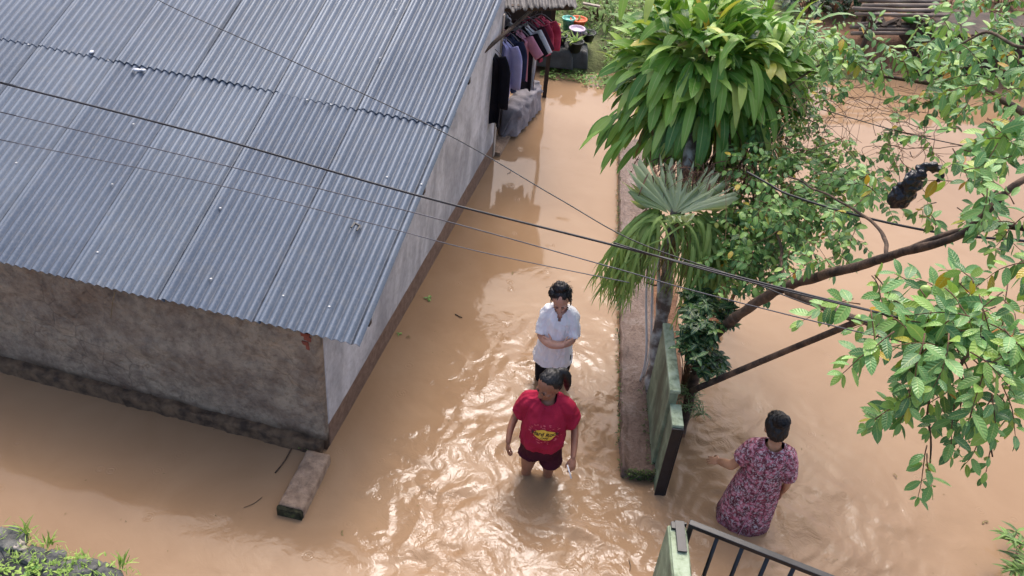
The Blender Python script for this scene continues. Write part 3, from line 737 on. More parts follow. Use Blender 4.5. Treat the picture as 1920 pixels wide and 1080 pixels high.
# ------------------------------------------------------------------ big strap leaved plant on its tree, with stag fern and pipes
TR = P(1222, 738, .1); TREE = empty('strap_leaf_tree', 'lichen grey trunk topped by a huge rosette mound of long glossy strap leaves', 'tree', (TR.x, TR.y, 0))
mb = MB(); tp = smoothpath(px_path([(1220, 748, -.1), (1224, 720, .2), (1235, 640, .6), (1248, 540, 1.1), (1261, 440, 1.6), (1285, 340, 2.0), (1308, 220, 2.4)]), 8)
mb.tube(tp, [(.068+.012*math.sin(i*.9)+.008*random.random())*(1-.004*i) for i in range(len(tp))], 14)
place(mb, 'trunk', MT['lichenbark'], TREE)
DC = P(1326, 124, 2.72)
mb = MB()
for k in range(9):
    a = k/9*6.28; q = DC+Vector((math.cos(a)*.35, math.sin(a)*.3, -.1+.2*random.random()))
    pth = smoothpath([tp[-6], (tp[-1]+q)/2+Vector((0, 0, -.12)), q, q+(q-DC)*.3+Vector((0, 0, .1))], 4); mb.tube(pth, lerpr([.035, .028, .02, .012], 4), 7)
place(mb, 'branch', MT['bark'], TREE)
mb = MB(); rr = random.Random(21)
for k in range(900):
    while True:
        d = Vector((rr.gauss(0, 1), rr.gauss(0, 1), rr.gauss(0, .9))).normalized()
        if not (d.y > .6 and d.z < .2): break
    rad = rr.uniform(.18, .56); c = DC+Vector((d.x*rad*1.34, d.y*rad*.95, d.z*rad*1.02))
    dd = (d+Vector((rr.gauss(0, .4), rr.gauss(0, .4), rr.gauss(.05, .34)))).normalized()
    ln = rr.uniform(.22, .44); wd = rr.uniform(.075, .118)
    mb.leaf(c, dd, ln, wd, rr.uniform(.4, 1.7), rr.uniform(.05, .2), 7, shape=0, twist=rr.gauss(0, .45))
for k in range(46):    # big hanging outer leaves at the front and left
    a = rr.uniform(-2.9, -.2); d = Vector((math.cos(a), math.sin(a), -.1)); c = DC+Vector((d.x*.62, d.y*.5, rr.uniform(-.5, .35)))
    mb.leaf(c, (d.x, d.y, .1), rr.uniform(.38, .56), rr.uniform(.07, .105), rr.uniform(1.8, 3), .1, 8, shape=0, twist=rr.gauss(0, .3))
for k in range(60):   # upright pale shoots on the top
    c = DC+Vector((rr.gauss(.05, .3), rr.gauss(0, .25), .42+rr.uniform(-.1, .1)))
    mb.leaf(c, (rr.gauss(0, .5), rr.gauss(-.3, .4), 1), rr.uniform(.35, .5), rr.uniform(.06, .085), rr.uniform(1.2, 2.8), .2, 7)
for k in range(150):
    c = DC+Vector((rr.gauss(0, .36), rr.uniform(-.55, .05), rr.uniform(-.66, -.3))); mb.leaf(c, (c.x-DC.x, (c.y-DC.y)*.6-.1, -.55), rr.uniform(.24, .42), rr.uniform(.06, .095), rr.uniform(.5, 1.6), .15, 6, twist=rr.gauss(0, .4))
place(mb, 'crown', MT['drac'], TREE)
# dry sheaths under the crown
mb = MB()
for k in range(360):
    q = P(rr.gauss(1312, 55), rr.gauss(314, 14), rr.uniform(1.95, 2.25)); mb.leaf(q, (rr.gauss(0, 1), rr.gauss(-.3, .7), rr.gauss(-.5, .5)), rr.uniform(.08, .28), rr.uniform(.006, .022), rr.uniform(.3, 1.6), .2, 4, shape=1)
place(mb, 'dry_sheath', MT['rootmass'], TREE)
mb = MB()
for k in range(30):
    q = DC+Vector((rr.uniform(-.5, .5), rr.uniform(-.55, -.2), rr.uniform(-.6, -.3))); mb.leaf(q, (rr.gauss(0, .4), -.4, -.6), rr.uniform(.25, .4), .03, 1.2, .5, 6)
place(mb, 'dead_leaf', MT['dead'], TREE)
# white-grey pipes tied to the trunk
for i, (a_, b_, e_, lab) in enumerate((((1213, 655, .45), (1213, 540, 1.0), (1222, 420, 1.6), 'leftmost thin grey pipe standing against the fern tree trunk'), ((1221, 640, .5), (1224, 540, 1.02), (1232, 415, 1.62), 'middle grey pipe standing against the fern tree trunk'), ((1236, 540, 1.08), (1236, 480, 1.35), (1236, 410, 1.68), 'thick white pipe reaching up under the fern, nearest the trunk'))):
    m = MB(); pp = px_path([a_, b_, e_]); pp = [p+Vector((-.01, -.07, 0)) for p in pp]
    if i < 2: pp = [Vector((pp[0].x, pp[0].y, .1))]+pp
    m.tube(smoothpath(pp, 4), .0105 if i < 2 else .016, 10); tag(m.build('pipe', MT['pipe']), lab, 'pipe', 'pipes against the fern tree')
m = MB(); q = P(1226, 520, 1.12)+Vector((0, -.09, 0)); m.tube([q+Vector((-.08, 0, 0)), q+Vector((0, -.03, 0)), q+Vector((.12, .0, 0))], .008, 6); tag(m.build('tie_wire', MT['twig']), 'brown cord tying the pipes to the trunk', 'cord')
# stag fern
SF = P(1262, 395, 1.92)+Vector((0, -.06, 0)); FERN = empty('stag_fern', 'large pale stag fern with hanging forked fronds clinging to the trunk', 'fern', SF)
mb = MB()
def fan(mb, c, az, el, Rr, spread, seed, lobes=6):
    n = 26; m_ = 9; rows = []; rq = random.Random(seed)
    axis = Vector((math.cos(az)*math.cos(el), math.sin(az)*math.cos(el), math.sin(el))); side = Vector((-math.sin(az), math.cos(az), 0))
    upn = axis.cross(side)
    for j in range(m_+1):
        r = Rr*j/m_; row = []
        for i in range(n+1):
            t = (i/n-.5)*spread; lob = 1+.34*math.sin(i/n*math.pi*lobes*2+seed)*(j/m_)**2+.1*noise.noise(Vector((i*.5, seed, 0)))*(j/m_)
            rr_ = r*lob; p = c+axis*math.cos(t)*rr_+side*math.sin(t)*rr_+upn*(.10*math.sin(i*1.15+seed)*(j/m_)**1.3*.35-.16*Rr*(j/m_)**2*1.5*math.cos(t))
            row.append(mb.V(p, (i/n*6 % 1, j/m_)))
        rows.append(row)
    for j in range(m_):
        for i in range(n): mb.Fc(rows[j][i], rows[j][i+1], rows[j+1][i+1], rows[j+1][i])
for a, e, r_, sp, sd_ in ((2.35, .85, .42, 1.3, 1), (1.0, .8, .36, 1.5, 2), (.35, .75, .44, 1.1, 3), (2.9, .6, .30, 1.1, 4), (-1.3, .75, .15, 2.0, 5), (1.7, 1.0, .26, 1.1, 9), (1.5, 1.2, .3, 1.8, 8)):
    fan(mb, SF+Vector((math.cos(a)*.05, math.sin(a)*.04-.05, .03)), a, e, r_*(.82+.3*((sd_*7) % 5)/5), sp, sd_)
place(mb, 'shield_frond', MT['stagB'], FERN)
mb = MB()
def strap(mb, p, d, ln, w, droop, depth, rq):
    seg = 5; p = Vector(p); d = Vector(d).normalized(); prev = None
    for i in range(seg+1):
        side = d.cross(Vector((0, -.5, .8)))
        if side.length < .1: side = Vector((1, 0, 0))
        side.normalize(); w_ = w*(1-.45*i/seg) if depth else w*(1-.85*i/seg)
        row = [mb.V(p-side*w_/2, (.1, i/seg)), mb.V(p+side*w_/2, (.9, i/seg))]
        if prev: mb.Fc(prev[0], prev[1], row[1], row[0])
        prev = row
        if i < seg: d = (d+Vector((rq.gauss(0, .05), rq.gauss(0, .05), -droop/seg))).normalized(); p = p+d*ln/seg
    if depth:
        for sgn in (-1, 1):
            dd = (d+side*sgn*rq.uniform(.25, .55)).normalized(); strap(mb, p, dd, ln*rq.uniform(.5, .8), w*.6, droop*.7, depth-1, rq)
rq = random.Random(8)
for k in range(150):
    left = rq.random() < .48
    a = rq.gauss(-2.5, .45) if left else rq.gauss(-.55, .6)
    c = SF+Vector((rq.uniform(-.20, -.09) if left else rq.uniform(.06, .34), rq.uniform(-.12, .05), rq.uniform(-.15, .05)))
    strap(mb, c, (math.cos(a), math.sin(a)*.6, rq.uniform(-.2, .6)), rq.uniform(.25, .48), rq.uniform(.024, .048), rq.uniform(1.6, 4.8), 2, rq)
for k in range(24):
    a = rq.choice((rq.uniform(-3.3, -2.3), rq.uniform(-.9, .2))); strap(mb, SF+Vector((rq.uniform(-.2, .25), rq.uniform(-.12, 0), 0)), (math.cos(a), math.sin(a), rq.uniform(0, .8)), rq.uniform(.18, .36), .024, rq.uniform(1, 2.5), 2, rq)
place(mb, 'hanging_frond', MT['stagA'], FERN)
mb = MB()
for k in range(70):
    c = SF+Vector((rq.choice((-1, 1))*rq.uniform(.1, .3), rq.uniform(-.1, .1), rq.uniform(-.3, .0))); strap(mb, c, (rq.gauss(-.4, .8), rq.gauss(-.2, .4), -.2), rq.uniform(.2, .4), .014, 3, 1, rq)
place(mb, 'dry_frond', MT['dead'], FERN)

# ------------------------------------------------------------------ guava tree
GB = P(1276, 812, 0); GUA = empty('guava_tree', 'spreading guava tree with long leaning branch and large ribbed leaves', 'tree', GB)
def branch(pts, rad, name='branch', mat='bark', par=None, jit=.012, k=8, n=10):
    mb = MB(); pt = smoothpath(px_path(pts) if not isinstance(pts[0], Vector) else pts, k); rd = lerpr(rad, k)
    pt = [p+Vector([noise.noise(p*5+Vector((i, 0, 0)))*jit for i in (0, 7, 13)]) for p in pt]
    rd = [r*(1+.16*noise.noise(p*9)) for r, p in zip(rd, pt)]
    mb.tube(pt, rd, n); place(mb, name, MT[mat], par or GUA); return pt
trunkp = branch([(1270, 830, -.2), (1276, 812, .0), (1296, 730, .45), (1318, 660, .9), (1350, 618, 1.25), (1382, 594, 1.6)], [.055, .05, .046, .046, .045, .043], 'trunk')
b1 = branch([(1382, 594, 1.6), (1430, 560, 1.95), (1482, 535, 2.25), (1600, 500, 2.8), (1700, 470, 3.2), (1800, 440, 3.5), (1900, 350, 3.8), (1990, 310, 3.9)], [.038, .040, .038, .031, .027, .022, .017, .012])
branch([(1478, 548, 2.25), (1560, 582, 2.65), (1640, 608, 3.1), (1750, 640, 3.5)], [.030, .024, .02, .012])
branch([(1690, 474, 3.15), (1790, 436, 3.35), (1880, 425, 3.5), (1985, 432, 3.6)], [.022, .02, .018, .015])
branch([(1663, 478, 3.05), (1655, 440, 2.95), (1620, 405, 2.9), (1560, 370, 2.75), (1480, 330, 2.6)], [.014, .012, .01, .008, .006], jit=.02)
branch([(1475, 535, 2.2), (1466, 500, 2.15), (1462, 450, 2.1), (1440, 400, 2.05)], [.016, .013, .01, .006])
branch([(1990, 260, 3.5), (1900, 200, 3.35), (1840, 165, 3.25), (1740, 155, 3.15), (1640, 140, 3.05), (1570, 108, 2.95), (1480, 160, 2.8)], [.026, .024, .021, .017, .014, .012, .008])
branch([(1990, 75, 3.9), (1920, 90, 3.8), (1850, 60, 3.75), (1790, 90, 3.6)], [.016, .013, .01, .006])
branch([(1840, 640, 3.6), (1800, 690, 3.5), (1830, 760, 3.2), (1860, 850, 2.9)], [.008, .007, .006, .004], jit=.02)
branch([(1750, 640, 3.5), (1740, 700, 3.3), (1738, 790, 2.95), (1745, 900, 2.55)], [.008, .007, .006, .003], jit=.02)
mb = MB(); fr = MB(); rg = random.Random(77); tw = MB()
def sprig(c, d, ln, leafL, n, droopy=.6):
    p = Vector(c); d = Vector(d).normalized(); path = [p.copy()]; st = ln/n; az0 = rg.uniform(0, 3.1)
    for i in range(n):
        d = (d+Vector((rg.gauss(0, .10), rg.gauss(0, .10), -droopy/n))).normalized(); p = p+d*st; path.append(p.copy())
        pr = d.cross(Vector((0, 0, 1))); pr = pr.normalized() if pr.length > .05 else Vector((1, 0, 0))
        ax = Matrix.Rotation(az0+(i % 2)*1.25+rg.gauss(0, .3), 3, d) @ pr
        for sg in (-1, 1):
            if rg.random() < .1: continue
            ld = (ax*sg+d*rg.uniform(.3, .75)+Vector((0, 0, -.12))).normalized(); l_ = leafL*rg.uniform(.5, 1.15)*(.7 if i == n-1 else 1)
            nr = Vector((rg.gauss(0, .35), rg.gauss(-.25, .35), 1))
            mb.leaf(p+ld*.008, ld, l_, l_*rg.uniform(.40, .50), rg.uniform(.15, .8), rg.uniform(.08, .3), 5, nrm=nr)
    mb.leaf(p, d, leafL*.6, leafL*.26, .2, .3, 4)
    tw.tube(path, lerpr([.0035, .0015], len(path)-1) if len(path) > 1 else .003, 5)
def cluster(cx, cy, rx, ry, h, dh, n, leafL, dirx=0, diry=-.3, dz=-.2, ns=(4, 7)):
    for _ in range(n):
        a = rg.uniform(0, 6.28); q = math.sqrt(rg.random()); c = P(cx+rx*q*math.cos(a), cy+ry*q*math.sin(a), h+rg.uniform(-dh, dh))
        k = rg.randint(*ns); sprig(c, (dirx+rg.gauss(0, .7), diry+rg.gauss(0, .6), dz+rg.gauss(0, .35)), k*leafL*.38, leafL, k)
cluster(1745, 585, 115, 72, 3.6, .2, 25, .115)
cluster(1650, 550, 45, 40, 3.5, .15, 5, .12, -.3)
cluster(1860, 560, 70, 80, 3.6, .2, 13, .11)
cluster(1790, 655, 85, 35, 3.5, .2, 12, .105)
cluster(1890, 650, 50, 40, 3.5, .2, 6, .10)
cluster(1880, 720, 40, 30, 3.45, .1, 5, .105)
cluster(1750, 735, 55, 40, 3.2, .15, 8, .095)
cluster(1715, 760, 25, 30, 3.1, .1, 3, .10, -.6)
cluster(1865, 290, 80, 75, 3.6, .25, 20, .105)
cluster(1885, 385, 60, 55, 3.6, .2, 9, .105)
cluster(1760, 400, 45, 30, 3.2, .15, 4, .10)
cluster(1880, 225, 60, 35, 3.7, .2, 8, .12)
cluster(1840, 60, 110, 75, 3.6, .25, 48, .10)
cluster(1870, 150, 80, 45, 3.5, .2, 20, .10)
cluster(1800, 165, 60, 35, 3.4, .2, 8, .09)
cluster(1900, 480, 40, 40, 3.6, .15, 6, .10)
cluster(1660, 70, 50, 12, 3.4, .1, 4, .09)
cluster(1780, 115, 60, 45, 3.4, .2, 12, .09)
cluster(1690, 100, 70, 14, 3.4, .1, 11, .095)
cluster(1600, 85, 55, 25, 3.4, .1, 9, .10)
cluster(1545, 60, 50, 40, 3.3, .1, 9, .10)
cluster(1520, 470, 60, 25, 2.6, .2, 9, .085)
cluster(1780, 200, 40, 30, 3.2, .1, 3, .09)
cluster(1640, 345, 35, 25, 2.9, .1, 4, .08)
cluster(1660, 330, 30, 30, 3.0, .1, 2, .085)
cluster(1580, 405, 60, 25, 2.7, .1, 6, .08)
for (px, py, h, d, k, l_) in ((1738, 835, 2.8, (.0, -.5, -1), 6, .105), (1738, 850, 2.78, (.3, -.4, -1), 5, .10), (1800, 700, 3.3, (.3, -.5, -1), 6, .10), (1826, 750, 3.15, (.25, -.5, -1), 6, .10), (1842, 800, 3.05, (.2, -.5, -1), 5, .10), (1858, 840, 2.95, (.1, -.4, -1), 4, .095), (1815, 720, 3.2, (-.2, -.5, -1), 5, .10), (1700, 750, 3.2, (-.8, -.3, -.2), 5, .10), (1790, 340, 3.3, (-.8, .2, -.1), 5, .11), (1800, 240, 3.5, (-1, .1, -.1), 6, .12), (1600, 560, 3.4, (-1, -.1, -.2), 5, .12)):
    sprig(P(px, py, h), d, k*l_*.45, l_, k, .3)
place(mb, 'crown', MT['guava'], GUA); place(tw, 'leafy_twigs', MT['twig'], GUA)
for (px, py, h) in ((1563, 57, 3.35), (1703, 400, 2.9), (1735, 545, 3.6), (1610, 600, 3.2), (1326, 82, 3.3)):
    m = MB(); m.ell(P(px, py, h), (.026, .026, .028), None, 14, 10, .1, px); place(m, 'fruit', MT['guavafruit'], GUA)
# prop pole under the fork
m = MB(); pp = smoothpath(px_path([(1296, 733, .75), (1450, 668, 1.7), (1610, 602, 2.85)]), 6); m.tube(pp, lerpr([.028, .024, .02], 6), 10); tag(m.build('prop_pole', MT['bark']), 'dark slanting pole propping the guava fork from behind the green wall', 'pole')
# black bag in the tree
BG = P(1702, 352, 3.2); m = MB()
m.ell(BG, (.062, .05, .155), Euler((.1, .28, 0)).to_matrix(), 22, 18, .3, 3); m.ell(BG+Vector((-.012, 0, -.06)), (.07, .055, .08), None, 18, 12, .4, 5); m.ell(BG+Vector((.075, 0, .150)), (.075, .028, .032), Euler((0, -.2, 0)).to_matrix(), 18, 12, .6, 8)
m.tube(smoothpath([BG+Vector((.12, 0, .16)), BG+Vector((.165, -.02, .135)), BG+Vector((.15, -.03, .08))]), .010, 6)
def crumple(co, nn): return .012*(1-abs(noise.noise(co*16))*3)+.006*noise.noise(co*45)
o = remesh(m, 'plastic_bag', MT['bag'], None, .007, 1, crumple); tag(o, 'crumpled black plastic bag hanging among the guava branches', 'bag')

# ------------------------------------------------------------------ small leaved vine mass right of the strap leaves
VB = P(1420, 560, .0); VB.x = 2.2; VB.y = 7.6; VINE = empty('tangled_vine', 'tangle of small leaved vine and bare thorny stems beside the strap leaf crown', 'vine', VB)
mb = MB(); st = MB(); rv = random.Random(5)
def vstem(pts, r, k=6, jit=.03):
    p = smoothpath(px_path(pts) if not isinstance(pts[0], Vector) else pts, k); p = [q+Vector((noise.noise(q*6+Vector((r*999, 0, 0)))*jit, noise.noise(q*6+Vector((3, 0, 0)))*jit, noise.noise(q*6+Vector((9, 0, 0)))*jit)) for q in p]
    st.tube(p, [r*(1-.6*i/len(p)) for i in range(len(p))], 5); return p
base = VB.copy(); 
for k in range(7):
    t = P(rv.uniform(1400, 1540), rv.uniform(240, 400), rv.uniform(1.8, 2.4)); vstem([base+Vector((rv.uniform(-.05, .05), rv.uniform(-.05, .05), -.2)), base.lerp(t, .4)+Vector((rv.uniform(-.1, .1), 0, .3)), t], .016, 8)
def vleaves(cx, cy, rx, ry, h, dh, n, l_=.062):
    for _ in range(n):
        a = rv.uniform(0, 6.28); q = math.sqrt(rv.random()); c = P(cx+rx*q*math.cos(a), cy+ry*q*math.sin(a), h+rv.uniform(-dh, dh))
        d = Vector((rv.gauss(0, 1), rv.gauss(-.2, .8), rv.gauss(-.1, .5))).normalized(); kk = rv.randint(3, 6)
        path = [c]
        for i in range(kk):
            c = c+d*.045; d = (d+Vector((rv.gauss(0, .2), rv.gauss(0, .2), -.12))).normalized(); path.append(c)
            for sg in (-1, 1):
                s_ = d.cross(Vector((rv.gauss(0, .4), rv.gauss(0, .4), 1))).normalized()*sg
                l2 = l_*rv.uniform(.6, 1.3); mb.leaf(c, s_+d*.5+Vector((0, 0, -.1)), l2, l2*rv.uniform(.5, .62), rv.uniform(.2, 1), .15, 4, nrm=(rv.gauss(0, .4), rv.gauss(-.2, .4), 1))
        st.tube(path, .0022, 4)
vleaves(1470, 300, 80, 120, 2.2, .35, 150)
vleaves(1420, 400, 70, 60, 1.9, .25, 105)
vleaves(1410, 480, 50, 50, 1.7, .2, 60)
vleaves(1540, 330, 70, 70, 2.3, .25, 52)
vleaves(1600, 350, 60, 50, 2.5, .2, 26)
vleaves(1490, 180, 45, 60, 2.5, .2, 36)
vleaves(1560, 440, 60, 40, 2.3, .2, 16)
vleaves(1610, 130, 70, 20, 2.9, .1, 16)
vleaves(1750, 190, 35, 25, 3.0, .1, 16)
vleaves(1480, 420, 30, 50, 2.1, .1, 10)
vleaves(1690, 260, 50, 40, 2.6, .1, 8)
vleaves(1380, 330, 30, 40, 2.2, .1, 16)
vleaves(1440, 440, 70, 70, 1.9, .2, 70)
vleaves(1520, 390, 60, 50, 2.2, .2, 40)
vleaves(1360, 500, 30, 45, 1.6, .15, 26)
vleaves(1530, 110, 40, 70, 2.8, .2, 40)
vleaves(1620, 300, 60, 50, 2.5, .2, 18)
for k in range(130):     # bare thorny stems
    cx, cy = rv.uniform(1480, 1760), rv.uniform(120, 300); a = rv.uniform(0, 6.28); ln = rv.uniform(40, 130); h = rv.uniform(2.3, 2.9); bend = rv.gauss(0, 28)
    ex, ey = cx+math.cos(a)*ln, cy+math.sin(a)*ln*.9
    vstem([(cx, cy, h), ((cx+ex)/2+bend, (cy+ey)/2+rv.gauss(0, 18), h+rv.uniform(-.1, .1)), (ex, ey, h+rv.uniform(-.2, .2))], rv.uniform(.0018, .0042), 6)
for k in range(40):
    cx, cy = rv.uniform(1380, 1560), rv.uniform(200, 420); vstem([(cx, cy, 2.2), (cx+rv.gauss(0, 40), cy+rv.gauss(0, 30), 2.3), (cx+rv.gauss(0, 80), cy+rv.gauss(0, 60), 2.2)], .0035, 6)
for k in range(14):
    cx = rv.uniform(1360, 1460); vstem([(cx, rv.uniform(190, 260), 2.4), (cx+rv.gauss(0, 14), 320, 2.1), (cx+rv.gauss(-10, 30), 420, 1.7)], .004, 8)
place(st, 'stem', MT['twig'], VINE); place(mb, 'leaves', MT['vine'], VINE)

# ------------------------------------------------------------------ dark glossy shrub and grassy shrub by the green walls
def shrub(name, label, base, top, mat, cl, l_, wr=.42, stems=6, seed=1, shape=0):
    e_ = empty(name, label, 'shrub', base); s_ = MB(); f_ = MB(); q_ = random.Random(seed)
    for (cx, cy, rx, ry, h, n) in cl:
        for _ in range(n):
            a = q_.uniform(0, 6.28); r_ = math.sqrt(q_.random()); c = P(cx+rx*r_*math.cos(a), cy+ry*r_*math.sin(a), h+q_.uniform(-.12, .12))
            if q_.random() < .25: s_.tube(smoothpath([Vector(base)+Vector((q_.uniform(-.03, .03), q_.uniform(-.03, .03), 0)), Vector(base).lerp(c, .5)+Vector((0, 0, .1)), c], 4), .004, 5)
            for j in range(q_.randint(5, 8)):
                aa = j*2.4+q_.random(); l2 = l_*q_.uniform(.6, 1.2); f_.leaf(c+Vector((0, 0, j*.006)), (math.cos(aa), math.sin(aa), q_.uniform(-.1, .7)), l2, l2*wr, q_.uniform(.3, 1.2), .25, 4, nrm=None, shape=shape)
    place(s_, 'stem', MT['twig'], e_); place(f_, 'foliage', mat, e_)
b_ = P(1290, 700, .1)
shrub('glossy_shrub', 'dark glossy leaved shrub below the stag fern behind the green wall', (1.72, 6.3, 0), None, MT['darkleaf'], ((1330, 595, 48, 34, 1.35, 70), (1305, 640, 36, 36, 1.2, 55), (1328, 685, 30, 24, 1.0, 34), (1310, 560, 34, 20, 1.3, 24)), .085, .45, seed=3)
b_ = P(1295, 760, .05)
shrub('spiky_shrub', 'low narrow leaved plant between the green wall and the guava trunk', (b_.x, b_.y, 0), None, leafmat('spiky_leaf', [(0, L(40, 72, 38)), (1, L(84, 118, 62))], .45), ((1285, 745, 22, 28, .35, 26), (1310, 700, 16, 25, .4, 12), (1312, 770, 18, 14, .15, 8)), .10, .1, seed=9, shape=1)
b_ = P(1925, 1035, .1)
shrub('corner_plant', 'narrow leaved green plant entering at the lower right picture corner', (b_.x, b_.y, -.1), None, leafmat('corner_leaf', [(0, L(60, 92, 48)), (1, L(118, 156, 70))], .45), ((1905, 1010, 22, 14, .25, 6), (1915, 1060, 26, 20, .25, 9), (1895, 1070, 14, 8, .2, 3), (1990, 1030, 50, 40, .3, 16)), .13, .2, seed=12, shape=1)
# soil strip behind the green walls
m = MB(); rough_box(m, Vector((1.56, 5.75, 0)), Vector((1.66, 8.6, 0)), .30, -.5, .05, 40, .03, 7); tag(m.build('planting_strip', MT['soil']), kind='structure')

# ------------------------------------------------------------------ people (local frame: faces -Y, +X is the person's left, z=0 at the soles)
def capsule(mb, pts, rad, flat=1.0, up=(0, 0, 1), n=14, k=4):
    mb.tube(smoothpath(pts, k), lerpr(list(rad), k), n, flat=flat, up=up, round_=True)
def hand(mb, w, d, thumb, nrm, curl=.5, s=1.0, spread=.12):
    """w wrist, d finger direction, thumb side direction, nrm palm normal (fingers curl towards it)"""
    w = Vector(w); d = Vector(d).normalized(); t = Vector(thumb); t = (t-d*t.dot(d)).normalized(); nn = d.cross(t); 
    if nn.dot(Vector(nrm)) < 0: nn = -nn
    pm = Matrix((t, d, nn)).transposed()
    mb.ell(w+d*.045*s, (.040*s, .052*s, .017*s), pm, 16, 10)
    mb.ell(w+d*.070*s, (.041*s, .026*s, .014*s), pm, 16, 10)
    for i, (off, ln, r) in enumerate(((.030, .070, .0088), (.0105, .079, .0090), (-.0095, .073, .0087), (-.0285, .058, .0078))):
        p = w+d*(.084-.004*abs(i-1))*s+t*off*s; dd = (d+t*off*spread*30*.25).normalized(); pts = [p-d*.015*s, p]; c = curl*(1+.12*i)
        for q, f in enumerate((.45, .32, .24)):
            a = c*(q*.75+.35); v = (dd*math.cos(a)+nn*math.sin(a)); p = p+v*ln*f*s; pts.append(p)
        mb.tube(pts, [r*s*1.05, r*s, r*s*.95, r*s*.88, r*s*.74], 9, round_=True)
    p0 = w+d*.022*s+t*.026*s; p1 = p0+(t*.75+d*.6+nn*.35).normalized()*.036*s; p2 = p1+(t*.3+d*.85+nn*.45).normalized()*.03*s; p3 = p2+(d*.9+nn*.5).normalized()*.022*s
    mb.tube([p0, p1, p2, p3], [.014*s, .0115*s, .010*s, .0078*s], 9, round_=True)
def head_mat(neck, yaw, pitch, roll=0):
    return Matrix.Translation(neck) @ Euler((pitch, roll, yaw)).to_matrix().to_4x4() @ Matrix.Scale(1.09, 4)
def head(mb, hm):
    """head about the neck pivot: skull centre .13 above it"""
    mb.M = hm
    mb.ell((0, .008, .135), (.073, .090, .098), None, 24, 18)           # cranium
    mb.ell((0, -.022, .085), (.060, .066, .080), None, 22, 16)          # face
    mb.ell((0, -.045, .030), (.036, .036, .026), None, 16, 10)          # chin and jaw
    for sx in (-1, 1):
        mb.ell((sx*.036, -.055, .082), (.024, .022, .020), None, 12, 8)      # cheek
        mb.ell((sx*.074, .012, .098), (.010, .020, .031), None, 12, 10)     # ear
        mb.ell((sx*.028, -.074, .122), (.025, .013, .008), None, 12, 8)     # brow
        mb.ell((sx*.012, -.093, .074), (.0095, .010, .008), None, 10, 8)    # nostril wing
    mb.tube([(0, -.082, .112), (0, -.094, .092), (0, -.103, .076)], [.008, .0095, .0115], 10, round_=True)
    mb.ell((0, -.083, .053), (.023, .012, .0060), None, 12, 8); mb.ell((0, -.080, .044), (.020, .012, .0065), None, 12, 8)
    mb.M = Matrix()
def face_parts(par, hm, shut=False):
    m = MB(); m.M = hm
    for sx in (-1, 1):
        if shut: m.tube([(sx*.014, -.0835, .1035), (sx*.026, -.0855, .1005), (sx*.039, -.077, .103)], .0028, 6)
        else:
            m.ell((sx*.027, -.0800, .104), (.0095, .006, .0055), None, 12, 8)
        m.tube([(sx*.012, -.0865, .124), (sx*.027, -.0875, .129), (sx*.045, -.074, .124)], [.0028, .0034, .0018], 6)
    m.build('eyes', MT['eyedark'], par)
    m = MB(); m.M = hm; m.ell((0, -.0905, .0535), (.019, .0065, .0036), None, 12, 8); m.ell((0, -.0880, .046), (.016, .0065, .0042), None, 12, 8); m.build('lips', MT['lip'], par)
def torso_body(mb, sh, wst, hip, S=1, dep=.105):
    mb.loft([(0, 0, .80, hip*.9, dep), (0, 0, .90, hip, dep*1.05), (0, -.005, 1.02, wst, dep*.95), (0, -.005, 1.14, wst*1.02, dep), (0, 0, 1.21, sh*.86, dep*.9), (0, .004, 1.265, sh*.62, dep*.66), (0, .008, 1.305, sh*.34, .056), (0, .008, 1.35, .055, .05)], 24)
    mb.ell((0, .004, 1.262), (sh*.66, .078, .058), None, 22, 14)
def legs(mb, hx=.095, th=.088, stance=((-.10, -.02), (.10, .03))):
    for sx, (fx, fy) in zip((-1, 1), stance):
        capsule(mb, [(sx*hx, 0, .86), (sx*hx*1.02+(fx-sx*hx)*.2, fy*.3-.015, .64), (fx*.98, fy*.7-.025, .46), (fx, fy+.02, .30), (fx, fy+.02, .10)], [th, th*.9, .056, .054, .036])
        mb.ell((fx, fy-.05, .035), (.045, .12, .035), None, 16, 8)
def yoke(mb, sh):
    for sx in (-1, 1): mb.tube([(sx*.05, .006, 1.30), (sx*sh*.62, .004, 1.292), (sx*sh*1.0, .002, 1.262), (sx*(sh+.04), .006, 1.215)], [.056, .058, .062, .064], 18, round_=True)
def squash(mb, k, z=1.33):
    mb.v = [(a*(k+(1-k)*min(1, max(0, (c-z+.03)/.05))), b, c) for a, b, c in mb.v]
def cloth_disp(seed, amp=.007, kx=7, kz=3, crease=1.0):
    def f(co, nn):
        a = math.atan2(co.x, -co.y)*1.1
        v = noise.noise(Vector((a*kx*.45+co.z*2.4, co.z*kz, seed)))*1.0
        v += .55*noise.noise(Vector((a*kx-co.z*6, co.z*kz*2.2, seed+5)))
        r = 1-abs(noise.noise(Vector((co.x*9+co.z*7, co.y*9, co.z*8-co.x*5+seed))))*3
        return amp*(v+crease*max(0, r)*.55)
    return f
def strands(mb, hm, n, fn, seed):
    q = random.Random(seed); mb.M = hm
    for _ in range(n): mb.tube(*fn(q), cap=False)
    mb.M = Matrix()
def hair_cap(mb, hm, seed, lo=.03, messy=.004):
    mb.M = hm
    mb.ell((0, .036, .143), (.083, .084, .097), None, 28, 20); mb.ell((0, .056, .095), (.074, .056, .072), None, 22, 16); mb.ell((0, .004, .190), (.062, .060, .044), None, 20, 12)
    mb.M = Matrix()

